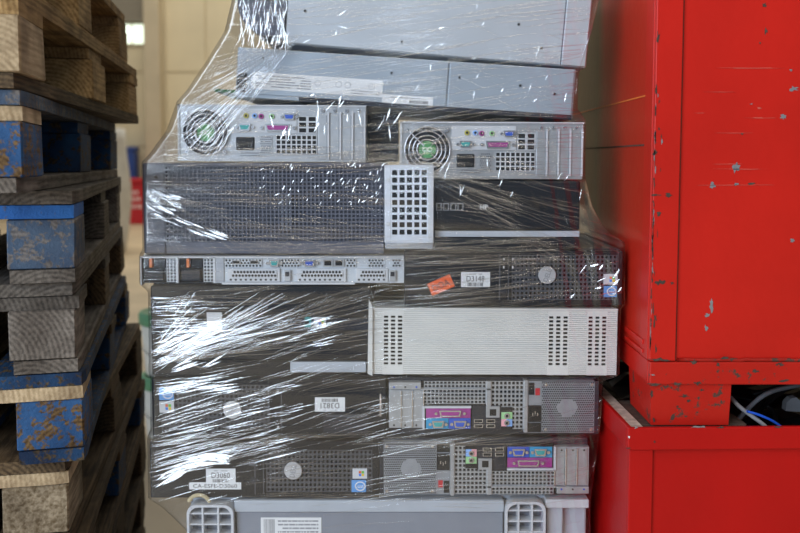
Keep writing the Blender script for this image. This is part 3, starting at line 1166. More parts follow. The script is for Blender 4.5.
# ------------------------------------------------------------------ the wrapped machines
def dell_front(u, grille, badge, rot, win_rect, chip_rect, gx, gy):
    """black desktop front: bezel, dotted grille, badge and two small stickers"""
    u.case('charcoal_plastic', .02)
    gx0, gy0, gx1, gy1 = grille
    # bezel as four bars round the grille opening plus the drive side
    L_, R_ = min(u.x0, u.x1), max(u.x0, u.x1)
    bz = []
    if gx0 - L_ > 1:
        u.box('front_bezel', L_, u.y0 + 1, gx0, u.y1 - 1, 0, .024, 'black_plastic', None, .002)
    if R_ - gx1 > 1:
        u.box('front_bezel', gx1, u.y0 + 1, R_, u.y1 - 1, 0, .024, 'black_plastic', None, .002)
    u.box('bezel_rail', gx0, u.y0 + 1, gx1, gy0, 0.0005, .024, 'black_plastic')
    u.box('bezel_rail', gx0, gy1, gx1, u.y1 - 1, 0.0005, .024, 'black_plastic')
    g = u.plate('vent_grille', gx0, gy0, gx1, gy1, gx, gy, .56, .001, .006, 'grille_plastic')
    u.box('grille_back', gx0, gy0, gx1, gy1, .010, .020, 'cavity', g)
    u.logo_badge(badge[0], badge[1], badge[2], rot)
    u.windows_sticker(*win_rect)
    u.chip_sticker(*chip_rect)


def jack(u, px, py, r, m, parent=None, d=-.004):
    o = u.disc('audio_jack', px, py, r, d - .003, d, 'steel_bright', parent, 16)
    u.disc('jack_hole', px, py, r * .55, d - .0034, d - .0028, 'cavity', o if parent is None else parent, 12, .0001)
    return o


def dsub(u, x0, y0, x1, y1, m_in, d=-.0035, parent=None):
    """D-shaped connector with shell, insert and two hex nuts"""
    a, b, c, e = u.r(x0, y0, x1, y1)
    k = (b - a) * .16
    ins = (e - c) * .22
    sk = (e - c) * .18
    sh = MB()
    sh.poly([(a + k + sk, c), (b - k - sk, c), (b - k, e), (a + k, e)], d - .004, d + .002)
    o = sh.build('connector', 'steel_bright', parent or u.root)
    MB().poly([(a + k + sk + ins, c + ins), (b - k - sk - ins, c + ins), (b - k - ins, e - ins), (a + k + ins, e - ins)], d - .0046, d - .003).build('connector_insert', m_in, o if parent is None else parent)
    for x in (a + k * .35, b - k * .35):
        MB().lathe([((e - c) * .24, d), ((e - c) * .24, d - .004), (.0001, d - .004)], 6, x, 0, (c + e) / 2, 'Y').build('hex_nut', 'steel_bright', o if parent is None else parent)
    return o


def dell_rear(u):
    """rear of the black desktop; coordinates are those of the machine in the sixth row"""
    u.case('charcoal_plastic', .012)
    ox, oy = u.x0 - 388, u.y0 - 379
    if u.flip:
        # flip is about the unit's own centre
        ox = u.cx - 493.0
        oy = u.cy - 407.0

    def r(x0, y0, x1, y1):
        return x0 + ox, y0 + oy, x1 + ox, y1 + oy

    def pt(x, y):
        return x + ox, y + oy
    Z = 'zinc'
    # expansion slots
    u.box('slot_bracket', *r(389, 382, 421, 389), -.004, .012, Z, None, .0008)
    fr = u.box('slot_frame', *r(389, 389.3, 424, 428), .001, .012, Z)
    for k in range(3):
        x = 391 + k * 11.2
        u.box('slot_cover', *r(x, 390, x + 9.2, 427), -.0012, .002, Z, None, .0006)
        u.box('slot_ridge', *r(x + 9.4, 390, x + 10.8, 427), -.0035, .002, 'steel_bright', None, .0005)
        u.screw(*pt(x + 3, 425), 1.0, 'cavity', -.0015)
        u.screw(*pt(x + 3, 386.5), 1.0, 'port_blue' if k != 1 else 'cavity', -.0045)
    # perforated sheets
    u.plate('perforated_sheet', *r(424, 381, 486, 388), 16, 2, .66, -.001, .004, Z)
    u.plate('perforated_sheet', *r(423, 389.5, 486, 404), 16, 4, .66, 0, .004, Z)
    u.box('sheet_fold', *r(421, 388, 491, 389.5), -.004, .004, Z)
    u.box('sheet_fold', *r(486, 381, 491, 406), -.004, .004, Z, None, .001)
    u.plate('perforated_sheet', *r(491, 381, 523.5, 429), 8, 11, .64, 0, .004, Z)
    u.box('post', *r(523.5, 380, 527.5, 432), -.004, .012, Z, None, .0008)
    # I/O panel
    io = u.box('port_panel', *r(424, 405.5, 471, 430), -.0005, .012, 'black_plastic')
    u.box('panel_edge', *r(424, 405.5, 471, 407.5), -.005, .004, 'silver_light')
    u.box('panel_edge', *r(422.5, 405.5, 424.5, 429), -.005, .004, 'silver_light')
    pp = u.box('parallel_port', *r(426, 408, 470.5, 417.6), -.002, .002, 'port_purple')
    dsub(u, *r(434, 409.6, 466, 415.8), 'port_purple', -.0025, pp)
    sp = u.box('serial_port', *r(426, 418, 448.5, 428.5), -.002, .002, 'port_teal')
    dsub(u, *r(429, 420, 447, 427), 'connector_teal', -.0025, sp)
    vp = u.box('video_port', *r(449, 418, 470.5, 428.5), -.002, .002, 'port_blue')
    dsub(u, *r(450.5, 420, 469, 427), 'port_blue', -.0025, vp)
    # usb and network
    us = u.box('usb_panel', *r(472, 405.5, 501, 430), -.0002, .012, 'charcoal_plastic')
    nt = u.box('network_port', *r(486, 406, 499.5, 417), -.004, .004, Z, us, .0005)
    u.box('socket_hole', *r(489.5, 408.5, 496, 415), -.0045, -.003, 'cavity', us)
    for k in range(2):
        for j in range(2):
            x = 474 + 12.3 * k
            y = 419 + 5 * j
            u.box('usb_port', *r(x, y, x + 9, y + 3.6), -.002, .003, 'steel_bright', us)
            u.box('socket_hole', *r(x + .9, y + .7, x + 8.1, y + 2.9), -.0025, -.001, 'cavity', us)
    # audio
    au = u.box('audio_panel', *r(501, 407, 512.5, 429), -.0015, .004, 'black_plastic')
    u.box('colour_patch', *r(501.3, 411.8, 512.2, 418.7), -.002, 0, 'port_green', au)
    u.box('colour_patch', *r(506.5, 418.9, 512.2, 426), -.002, 0, 'port_lightblue', au)
    u.box('colour_patch', *r(501.3, 418.9, 506.5, 426), -.002, 0, 'port_pink', au)
    jack(u, *pt(506.7, 415.3), 2.7, '', au, -.002)
    jack(u, *pt(506.7, 422.3), 2.7, '', au, -.002)
    # power supply
    ps = u.box('power_supply', *r(527.8, 381, 597, 433), .001, .012, 'zinc_dull')
    u.box('cover_plate', *r(527.8, 381, 541.5, 405), -.0012, .002, 'zinc_dull', ps)
    u.box('voltage_switch', *r(535, 388, 539.5, 395), -.0022, 0, 'switch_red', ps)
    u.box('latch_slot', *r(528.5, 382.5, 534, 394.5), -.002, 0, 'cavity', ps)
    so = u.box('power_socket', *r(528.5, 405.5, 541, 421.5), -.004, .002, 'black_plastic', None, .001)
    u.box('socket_recess', *r(530.3, 407.5, 539.3, 419.5), -.0045, -.003, 'cavity', so)
    for k in range(3):
        u.box('pin', *r(532 + 2.4 * k, 412 - (k == 1) * 1.5, 532.8 + 2.4 * k, 415 - (k == 1) * 1.5), -.005, -.004, 'steel_bright', so)
    u.box('lower_vent', *r(528, 423, 541, 432), -.001, .002, 'cavity', ps)
    hx, hz = u.X(567 + ox), u.Z(407 + oy)
    R = 10.5 / u.s

    def solid(x, z):
        dx, dz = abs(x - hx), abs(z - hz)
        return dz < R * .866 and dx < R - dz * .577
    a, b, c_, d_ = u.r(*r(541.5, 381.5, 594, 432))
    fg = MB().plate(a, b, c_, d_, 27, 23, .88, -.0025, .003, shape='hex', stagger=True, solid=solid).build('fan_grille', 'zinc_dull', u.root)
    u.box('grille_back', *r(541.5, 381.5, 594, 432), -.0004, .0008, 'cavity', fg)
    u.box('case_edge', *r(594, 381, 598, 433), -.0025, .012, 'charcoal_plastic')
    for (x, y) in ((545.5, 384.5), (591, 384.5), (545.5, 429), (591, 429)):
        u.screw(*pt(x, y), 1.7)


def tower_rear(u):
    """grey rear with round wire fan guard, ports, square vents and slot covers (coordinates of the left machine)"""
    u.case('zinc_dull', .006)
    kx = (u.x1 - u.x0) / 188.0
    ky = (u.y1 - u.y0) / 57.0

    def r(x0, y0, x1, y1):
        return u.x0 + (x0 - 178) * kx, u.y0 + (y0 - 103) * ky, u.x0 + (x1 - 178) * kx, u.y0 + (y1 - 103) * ky

    def pt(x, y):
        return u.x0 + (x - 178) * kx, u.y0 + (y - 103) * ky
    Z = 'zinc'
    u.box('rear_panel', *r(178, 103, 366, 160), 0, .008, Z, None, .001)
    fx, fy = pt(206, 131)
    fan = u.disc('fan_opening', fx, fy, 23.0, -.0012, 0, 'cavity', None, 48, .0002)
    for k in range(7):
        a = 2 * math.pi * k / 7
        mb = MB()
        pts = []
        for (rr, da) in ((9, -.05), (21, -.30), (21.5, .28), (9, .45)):
            pts.append((u.X(fx) + rr / u.s * math.cos(a + da), u.Z(fy) + rr / u.s * math.sin(a + da)))
        MB().poly(pts, -.0022, -.0014).build('fan_blade', 'charcoal_plastic', fan)
    hub = u.disc('fan_hub', fx, fy, 8.6, -.0035, -.001, 'hub_green', fan, 32)
    for sx in (-2.4, 2.4):
        u.ring('hub_print', fx + sx, fy, 2.2, .0006, -.0038, 'label_white', fan, 16)
    gd = u.ring('fan_guard', fx, fy, 22.5, .0013, -.006, 'steel_bright')
    for rr in (18.3, 14.2, 10.3):
        u.ring('guard_ring', fx, fy, rr, .0012, -.006, 'steel_bright', gd)
    for k in range(4):
        a = math.pi / 4 + k * math.pi / 2
        p0 = (u.X(fx) + 5 / u.s * math.cos(a), -.0065, u.Z(fy) + 5 / u.s * math.sin(a))
        p1 = (u.X(fx) + 27 / u.s * math.cos(a), -.003, u.Z(fy) + 27 / u.s * math.sin(a))
        MB().tube([p0, p1], .0012, 6).build('guard_spoke', 'steel_bright', gd)
        u.screw(fx + 27 * math.cos(a), fy - 27 * math.sin(a), 1.8, 'steel_bright', -.005)
    # port plate
    io = u.box('port_plate', *r(231, 107, 297, 131), -.0015, .001, 'silver_light', None, .0005)
    for (x, y, m) in ((246.5, 114, 'port_yellow'), (255, 114, 'port_lightblue'), (261.5, 114.5, 'port_purple'), (272, 114.5, 'port_green')):
        o = u.disc('round_port', *pt(x, y), 2.6, -.0045, 0, m, None, 18)
        u.disc('port_hole', *pt(x, y), 1.3, -.0048, -.004, 'cavity', o, 10, .0001)
    dsub(u, *r(281, 111.5, 298, 118), 'port_blue', -.002)
    dsub(u, *r(236, 122, 254, 129), 'connector_teal', -.002)
    dsub(u, *r(260, 122, 296, 129.5), 'port_purple', -.002)
    so = u.box('power_socket', *r(236, 135, 254.5, 148.5), -.003, .001, 'black_plastic', None, .002)
    u.box('socket_recess', *r(239, 137.5, 251.5, 146), -.0036, -.002, 'cavity', so)
    a, b, c, d = u.r(*r(260, 134, 272, 152))
    hp = MB().plate(a, b, c, d, 6, 8, .72, -.002, .002, shape='hex', stagger=True).build('honeycomb_vent', Z, u.root)
    u.box('vent_back', *r(260, 134, 272, 152), -.0006, -.0002, 'cavity', hp)
    a, b, c, d = u.r(*r(240, 150, 260, 155))
    hp = MB().plate(a, b, c, d, 10, 2, .72, -.002, .002, shape='hex', stagger=True).build('honeycomb_vent', Z, u.root)
    u.box('vent_back', *r(240, 150, 260, 155), -.0006, -.0002, 'cavity', hp)
    pv = u.plate('square_vent', *r(276, 133, 317, 152), 8, 4, .74, -.0025, .002, 'silver_light')
    u.box('vent_back', *r(276, 133, 317, 152), -.0008, -.0002, 'cavity', pv)
    pv = u.plate('square_vent', *r(298, 114, 317, 131), 2, 3, .74, -.0025, .002, 'silver_light')
    u.box('vent_back', *r(298, 114, 317, 131), -.0008, -.0002, 'cavity', pv)
    for k in range(4):
        x = 318 + k * 12
        u.box('slot_cover', *r(x, 112, x + 9, 157), -.002, .001, Z, None, .0006)
        u.box('slot_ridge', *r(x + 9.6, 110, x + 11.6, 157), -.005, .001, 'silver_light', None, .0006)
        u.screw(*pt(x + 4.5, 108.5), 1.7, 'steel_bright')
    u.box('panel_edge', *r(178, 103, 366, 104.4), -.003, .004, 'silver_light')
    u.box('panel_edge', *r(178, 103, 180, 160), -.003, .004, 'silver_light')


# ---------- top row: tower with a dark front, and the rack chassis under it
def top_rows():
    u = Unit('server_tower', 'pale grey tower case with dark rounded front, topmost in the wrapped stack', 'computer', (287, -45, 592, 56), D + .02, .42, 4.6)
    u.case('pale_grey_metal', .004, 0, .003)
    # side sheet with a folded seam and screws
    u.box('side_panel', 289, -40, 565, 55, -.001, .006, 'pale_grey_metal', None, .001)
    u.box('rear_frame', 566, -40, 590, 55, -.004, .006, 'pale_grey_metal', None, .001)
    for (x, y) in ((306, 22), (405, 45), (520, 18), (545, 40), (575, -5), (577, 30)):
        u.screw(x, y, 1.4, 'ink')
    # dark front with rounded lower corner
    a, b, c, d = u.r(238, -45, 286.5, 50)
    pts = [(b, c), (b, d), (a, d)]
    rr = .055
    for k in range(9):
        an = math.pi + (math.pi / 2) * k / 8
        pts.append((a + rr + rr * math.cos(an), c + rr + rr * math.sin(an)))
    MB().poly(list(reversed(pts)), .0, .40).build('front_bezel', 'slate_metal', u.root)
    for k in range(4):
        u.box('bezel_groove', 246, -30 + k * 14, 280, -27 + k * 14, -.0015, .002, 'black_plastic')

    u = Unit('rack_chassis', 'blue-grey rack chassis with a long white label, second from the top', 'computer', (236, 58, 575, 108), D + .008, .45, 3.8)
    u.case('blue_grey_metal', .003, 0, .0015)
    u.box('side_panel', 240, 59, 447, 104, -.0005, .004, 'blue_grey_metal', None, .0008)
    u.box('side_panel', 449, 59, 573, 104, -.0005, .004, 'blue_grey_metal', None, .0008)
    u.box('bottom_flange', 300, 104, 574, 108.5, .001, .3, 'charcoal_plastic')
    l = u.box('instruction_label', 252, 82, 383, 99, -.0012, .001, 'label_white')
    for k, x in enumerate((318, 339, 348, 372)):
        u.ring('pictogram', x, 89, 3.0, .0004, -.0013, 'ink_grey', l, 14)
    u.bars(256, 84, 312, 97, 5, 'ink_grey', l, -.00135, 'small_print', rows=True)
    u.bars(352, 93, 380, 98, 2, 'ink_grey', l, -.00135, 'small_print', rows=True)
    l2 = u.box('serial_label', 383, 95.5, 434, 104, -.0012, .001, 'label_white')
    u.bars(392, 97, 422, 99, 1, 'ink_grey', l2, -.00135, 'small_print', rows=True)
    u.bars(410, 100, 430, 103, 14, 'ink', l2, -.00135)
    for (x, y) in ((262, 68), (391, 74), (459, 74), (520, 78), (555, 84), (391, 92)):
        u.screw(x, y, 1.3, 'ink')
    e = u.box('rack_ear', 238, 84, 247, 103, -.006, .002, 'charcoal_plastic', None, .001)
    u.box('ear_latch', 244, 86, 247, 99, -.009, -.004, 'ink', e)
    u.box('circuit_board', 214, 101, 236, 104, .01, .2, 'board_green')


top_rows()

u = Unit('desktop_computer', 'grey tower rear with a large green-hubbed fan at the upper left of the stack', 'computer', (178, 105, 366, 162), D, .40, .4, 'tower computers seen from the rear')
tower_rear(u)
u = Unit('desktop_computer', 'grey tower rear with a smaller fan guard, above the coarse square-holed grille', 'computer', (400, 122, 583, 179), D, .40, .3, 'tower computers seen from the rear')
tower_rear(u)

u = Unit('desktop_computer', 'black machine set back in the gap between the two fan rears', 'computer', (367.5, 112, 398.5, 162), D + .05, .33)
u.case('black_plastic', .01, 0, .003)
u.box('front_bezel', 368.5, 113, 397.5, 161, 0, .012, 'black_plastic', None, .002)
u.box('drive_slot', 371, 120, 395, 123, -.001, .002, 'seam_grey')

# ---------- third row
u = Unit('server_chassis', 'wide dark chassis with a finely perforated front, third row at the left', 'computer', (143, 163, 384, 255), D, .45)
u.case('slate_metal', .02, 0, .003)
u.box('front_frame', 143, 163, 165, 254, 0, .022, 'slate_metal', None, .003)
u.box('front_rail', 165, 163, 384, 166, 0, .022, 'slate_metal', None, .0008)
u.box('front_rail', 165, 242, 384, 254, .002, .022, 'slate_metal', None, .0015)
g = u.plate('perforated_front', 165, 166, 384, 242, 54, 19, .66, .001, .003, 'slate_metal')
u.box('inner_bay', 278, 194, 291, 231, .006, .02, 'silver_plastic', g)
u.box('inner_bay', 172, 184, 250, 188, .008, .02, 'zinc_dull', g)
u.screw(157, 177, 1.6, 'ink')

u = Unit('vented_case', 'pale case end with a coarse square-holed grille between two dark machines', 'computer', (384.5, 164, 434, 250), D - .016, .40)
u.box('case', 385, 181, 433.5, 250, .016, .40, 'silver_plastic', None, .002)
a = u.plate('vent_panel', 391, 169, 428, 236, 5, 9, .70, 0, .006, 'white_panel')
u.box('vent_back', 391, 169, 428, 236, .0063, .0076, 'cavity', a)
u.box('panel_bracket', 391, 183, 428, 242, .0077, .0158, 'zinc_dull')
u.box('panel_edge', 384.5, 165, 391, 243, 0, .0075, 'white_panel', None, .001)
u.box('panel_flange', 428, 165, 433.5, 243, -.003, .0075, 'silver_light', None, .001)
u.box('panel_edge', 391, 165, 428, 169, 0, .0075, 'white_panel')
u.box('panel_edge', 391, 236, 428, 243, 0, .0075, 'white_panel')
for (x, y) in ((388, 180), (388, 224), (420, 239.5)):
    u.disc('rivet', x, y, 2.2 if x < 400 else 1, -.0012, 0, 'silver_light', None, 14)

u = Unit('desktop_computer', 'black desktop with small letters on its front, under the red-tinted film', 'computer', (435, 180, 580, 249.5), D, .40)
u.case('black_plastic', .018, 0, .003)
u.box('front_bezel', 435, 181, 580, 230, 0, .02, 'black_plastic', None, .003)
u.box('bezel_strip', 435, 231, 580, 237, .001, .02, 'silver_plastic', None, .001)
u.box('front_bezel', 435, 238, 580, 249.5, .002, .02, 'black_plastic', None, .002)
for k in range(4):
    x = 436 + k * 7.2
    fr = u.box('port_frame', x, 203, x + 5.6, 210.5, -.0008, .001, 'ink_grey')
    u.box('port_hole', x + .8, 203.8, x + 4.8, 209.7, -.001, 0, 'cavity', fr)
u.text('HP', 484, 207, 8, 5, 'label_white', u.root, -.0005, 0, .02)
u.box('drive_door', 500, 186, 575, 226, -.0015, .001, 'black_plastic', None, .0008)

# ---------- fourth row: slim server rear and black desktop front
u = Unit('rack_server', 'slim silver rack server rear with orange tabs, sticking out at the left', 'computer', (140.5, 256, 404, 284.3), D - .003, .5)
u.case('zinc_dull', .016, 0, .001)
u.box('top_edge', 141, 256.4, 404, 258, -.002, .02, 'silver_light')
for k, x0 in enumerate((141.5, 178.5)):
    ps = u.box('power_supply', x0, 258, x0 + 35, 283, .004, .016, 'cavity')
    u.box('latch_tab', x0 + 9, 258.5, x0 + 11.5, 267, -.006, .006, 'orange_tab', ps)
    u.box('handle', x0 + 3, 270, x0 + 22, 281, -.001, .006, 'charcoal_plastic', ps, .002)
    u.box('inlet', x0 + 13, 259, x0 + 24, 268, .001, .006, 'black_plastic', ps, .001)
    pv = u.plate('supply_vent', x0 + 25, 258.5, x0 + 35, 282, 3, 7, .62, 0, .004, 'zinc')
    u.box('side_post', x0 + 35, 257, x0 + 37, 283, -.002, .016, 'silver_light')
u.box('side_post', 140.5, 257, 142, 285, -.002, .016, 'silver_light')
u.box('bulkhead', 215, 258, 224, 283, -.001, .016, 'zinc_dull')
main = u.box('rear_panel', 224, 258, 404, 283, .001, .016, 'pale_grey_metal')


def hexpatch(u, x0, y0, x1, y1, nx, ny, d, m='pale_grey_metal'):
    a, b, c, e = u.r(x0, y0, x1, y1)
    o = MB().plate(a, b, c, e, nx, ny, .86, d, .002, shape='hex', stagger=True).build('honeycomb_vent', m, u.root)
    u.box('vent_back', x0, y0, x1, y1, d + .0014, d + .0018, 'cavity', o)


hexpatch(u, 225, 259, 262, 267, 11, 3, -.0015)
hexpatch(u, 281, 259, 300, 267, 6, 3, -.0015)
hexpatch(u, 346, 259, 356, 267, 3, 3, -.0015)
hexpatch(u, 368, 259, 384, 267, 5, 3, -.0015)
hexpatch(u, 392, 259, 401, 267, 3, 3, -.0015)
for (x0, x1) in ((228, 280), (297, 346), (356, 388)):
    u.box('card_bracket', x0, 268.3, x1, 281.5, -.003, .002, 'silver_light', None, .0006)
    hexpatch(u, x0 + 4, 270, x1 - 3, 277, int((x1 - x0 - 7) / 3.1), 2, -.005, 'silver_light')
    for k in range(int((x1 - x0) / 5)):
        u.box('bracket_slot', x0 + 2 + k * 5, 278.6, x0 + 4 + k * 5, 280.3, -.0034, -.002, 'cavity')
dsub(u, 267, 259.5, 282, 266.5, 'connector_teal', -.001)
dsub(u, 301, 259.5, 318, 266.5, 'port_blue', -.001)
for x in (232, 250):
    us = u.box('usb_port', x, 260, x + 9, 264, -.003, .001, 'steel_bright')
    u.box('socket_hole', x + 1, 260.8, x + 8, 263.2, -.0034, -.002, 'cavity', us)
for x in (323, 334):
    n_ = u.box('network_port', x, 259, x + 10, 266.5, -.003, .001, 'zinc')
    u.box('socket_hole', x + 1.5, 260.2, x + 8.5, 265.3, -.0034, -.002, 'cavity', n_)
for x in (284, 389):
    f_ = u.box('handle_loop', x, 270, x + 7, 281, -.004, .002, 'zinc', None, .001)
    u.box('loop_hole', x + 1.5, 271.5, x + 5.5, 276, -.0045, -.003, 'charcoal_plastic', f_)
u.box('bottom_lip', 222, 282, 355, 284.3, -.005, .01, 'silver_light', None, .0008)

u = Unit('desktop_computer', 'black desktop front with an orange sticker, right side of the fourth row', 'computer', (404.5, 250, 622.5, 306.5), D, .37, 0, 'black desktops with a round badge')
dell_front(u, (512, 255, 617, 300), (547, 275, 8.8), 72, (603.5, 274, 617.5, 284.5), (604, 286, 617, 297), 25, 10)
u.asset_label(461, 272, 490, 287, 'D3148')
s = u.rot_card('reject_sticker', 441, 285, 24.5, 13, 24, -.0009, .001, 'doa_orange')
s['label'] = 'orange sticker reading DOA'
u.text('DOA', 441, 285, 18, 7, 'doa_ink', s, -.0012, 24, .015)
u.box('panel_seam', 499, 254, 500.2, 300, -.0008, .001, 'seam_grey')
u.box('panel_seam', 508, 254, 508.8, 300, -.0008, .001, 'seam_grey')
for (x, y) in ((503, 258), (512, 258), (503, 266), (512, 266)):
    u.box('indicator', x, y, x + 1.2, y + 2.4, -.001, .001, 'label_white')
u.disc('power_button', 504, 292, 3, -.0015, .001, 'charcoal_plastic', None, 18)
u.box('drive_door', 410, 268, 496, 302, -.0006, .001, 'black_plastic', None, .0005)

# ---------- fifth row
u = Unit('desktop_computer', 'large black desktop front almost hidden by white film streaks, left of the beige case', 'computer', (150.5, 284.5, 371, 376.5), D, .40)
u.case('charcoal_plastic', .02, 0, .003)
u.box('front_bezel', 151, 286, 371, 318, 0, .024, 'black_plastic', None, .003)
u.box('port_strip', 151, 318.5, 371, 331, .002, .024, 'charcoal_plastic', None, .001)
u.box('front_bezel', 151, 331.5, 371, 361, 0, .024, 'black_plastic', None, .003)
u.box('bezel_strip', 290, 362, 366, 372.5, -.001, .024, 'silver_plastic', None, .0015)
u.box('front_bezel', 151, 361.5, 290, 376, .001, .024, 'black_plastic', None, .002)
u.asset_label(207, 312.5, 222, 332, 'D2907') if False else u.box('asset_label', 207, 312.5, 222, 332, -.0008, .002, 'label_white')
for k in range(5):
    x = 228 + k * 1.0
for k in range(4):
    x = 277 + k * 9
    f_ = u.box('port_frame', x, 320, x + 6, 325, -.0006, .004, 'ink_grey')
    u.box('port_hole', x + .8, 320.8, x + 5.2, 324.2, -.0009, 0, 'cavity', f_)
u.box('audio_patch', 305, 317, 311, 327, -.0008, .004, 'connector_teal')
u.windows_sticker(314, 317, 326, 327)

u = Unit('desktop_computer', 'beige desktop case side with three columns of vent slots, brightest in the stack', 'computer', (371, 308.5, 617.5, 376.5), D - .002, .40, .25)
u.case('beige', .010, .001, .002)


def ribbed(u, x0, x1, y0, y1, n):
    a, b, c, d = u.r(x0, y0, x1, y1)
    mb = MB()
    st = (d - c) / n
    for k in range(n):
        z = c + k * st
        prof = [(0.0022, z), (0.0006, z + st * .22), (0.0006, z + st * .80), (0.0022, z + st)]
        for i in range(3):
            mb.quad((a, prof[i][0], prof[i][1]), (b, prof[i][0], prof[i][1]), (b, prof[i + 1][0], prof[i + 1][1]), (a, prof[i + 1][0], prof[i + 1][1]))
    # end faces
    mb.quad((b, .0006, c), (b, .012, c), (b, .012, d), (b, .0006, d))
    mb.quad((a, .012, c), (a, .0006, c), (a, .0006, d), (a, .012, d))
    return mb.build('ribbed_panel', 'beige', u.root)


gx = [(382.5, 403.5), (547.5, 569), (587, 607.5)]
prev = 372.5
for (a_, b_) in gx:
    ribbed(u, prev, a_, 310, 375, 32)
    v_ = u.plate('vent_slots', a_, 315.5, b_, 366, 3, 13, .62, .0006, .004, 'beige')
    u.box('vent_back', a_, 315.5, b_, 366, .0065, .0095, 'cavity', v_)
    u.box('vent_border', a_, 310, b_, 315.5, .0006, .012, 'beige')
    u.box('vent_border', a_, 366, b_, 375, .0006, .012, 'beige')
    prev = b_
ribbed(u, prev, 617, 310, 375, 32)
u.box('top_edge', 371.5, 308.5, 617.5, 310.2, -.001, .015, 'beige', None, .0008)
a, b, c, d = u.r(366.5, 300, 372.5, 376)
MB().poly([(a + .002, c + .004), (b, c), (b, d - .012), (a + .004, d)], -.004, .03).build('side_flange', 'beige', u.root)

# ---------- sixth row
u = Unit('desktop_computer', 'black desktop front with upside-down label, left in the row under the beige case', 'computer', (152, 378, 386, 439), D, .37, 0, 'black desktops with a round badge')
dell_front(u, (161, 385, 268, 431), (232.5, 409.5, 9), 62, (159.5, 401.5, 174, 412.5), (159.5, 388, 174, 400), 25, 10)
u.asset_label(315, 397.3, 345, 411.5, 'D3821', 180)
u.box('panel_seam', 268.5, 385, 269.5, 431, -.0006, .001, 'seam_grey')
u.box('panel_seam', 281, 385, 281.8, 431, -.0006, .001, 'seam_grey')
u.disc('power_button', 273, 392, 2.6, -.0015, .001, 'charcoal_plastic', None, 18)
for y in (391, 426):
    u.box('indicator', 277, y, 279, y + 1.6, -.0012, .001, 'label_white')
u.box('drive_door', 323, 414, 368, 433, -.0012, .001, 'charcoal_plastic', None, .0006)
u.box('drive_slot', 326, 415, 365, 416.6, -.0016, .001, 'seam_grey')
u.box('edge_clip', 379.8, 394, 381.2, 416, -.003, .001, 'edge_pale')

u = Unit('desktop_computer', 'metal desktop rear with purple port above blue ports, directly under the beige case', 'computer', (388, 379, 598, 437), D, .37, 0, 'black desktops seen from the rear')
dell_rear(u)

# ---------- seventh row
u = Unit('desktop_computer', 'black desktop front with two white labels, lowest at the left', 'computer', (150, 440.5, 379.5, 499), D, .37, 0, 'black desktops with a round badge')
dell_front(u, (266, 450, 372, 492), (293.3, 470.3, 9), 80, (352.5, 468.5, 367, 478.5), (351.5, 480, 366, 492), 25, 9)
u.asset_label(206, 468.5, 235.5, 483.5, 'D3060')
l = u.box('name_label', 189, 482.2, 241, 489.2, -.0012, .001, 'label_white')
l['label'] = 'long white sticker reading CA-ESFE-D3060'
u.text('CA-ESFE-D3060', 215, 485.7, 44, 3.8, 'ink', l, -.0015, 0, 0)
u.box('panel_seam', 254.5, 446, 255.3, 494, -.0006, .001, 'seam_grey')
u.box('panel_seam', 263, 446, 263.8, 494, -.0006, .001, 'seam_grey')
for y in (453, 463):
    u.box('usb_port', 249, y, 257, y + 2.6, -.0012, .001, 'seam_grey')
u.disc('power_button', 253, 480, 3.2, -.0015, .001, 'charcoal_plastic', None, 18)
u.box('drive_door', 158, 446, 246, 495, -.0004, .001, 'black_plastic', None, .0005)

u = Unit('desktop_computer', 'metal desktop rear turned upside down, lowest at the right with pale slot covers', 'computer', (380.5, 440, 589, 496), D, .37, 0, 'black desktops seen from the rear', flip=True)
dell_rear(u)


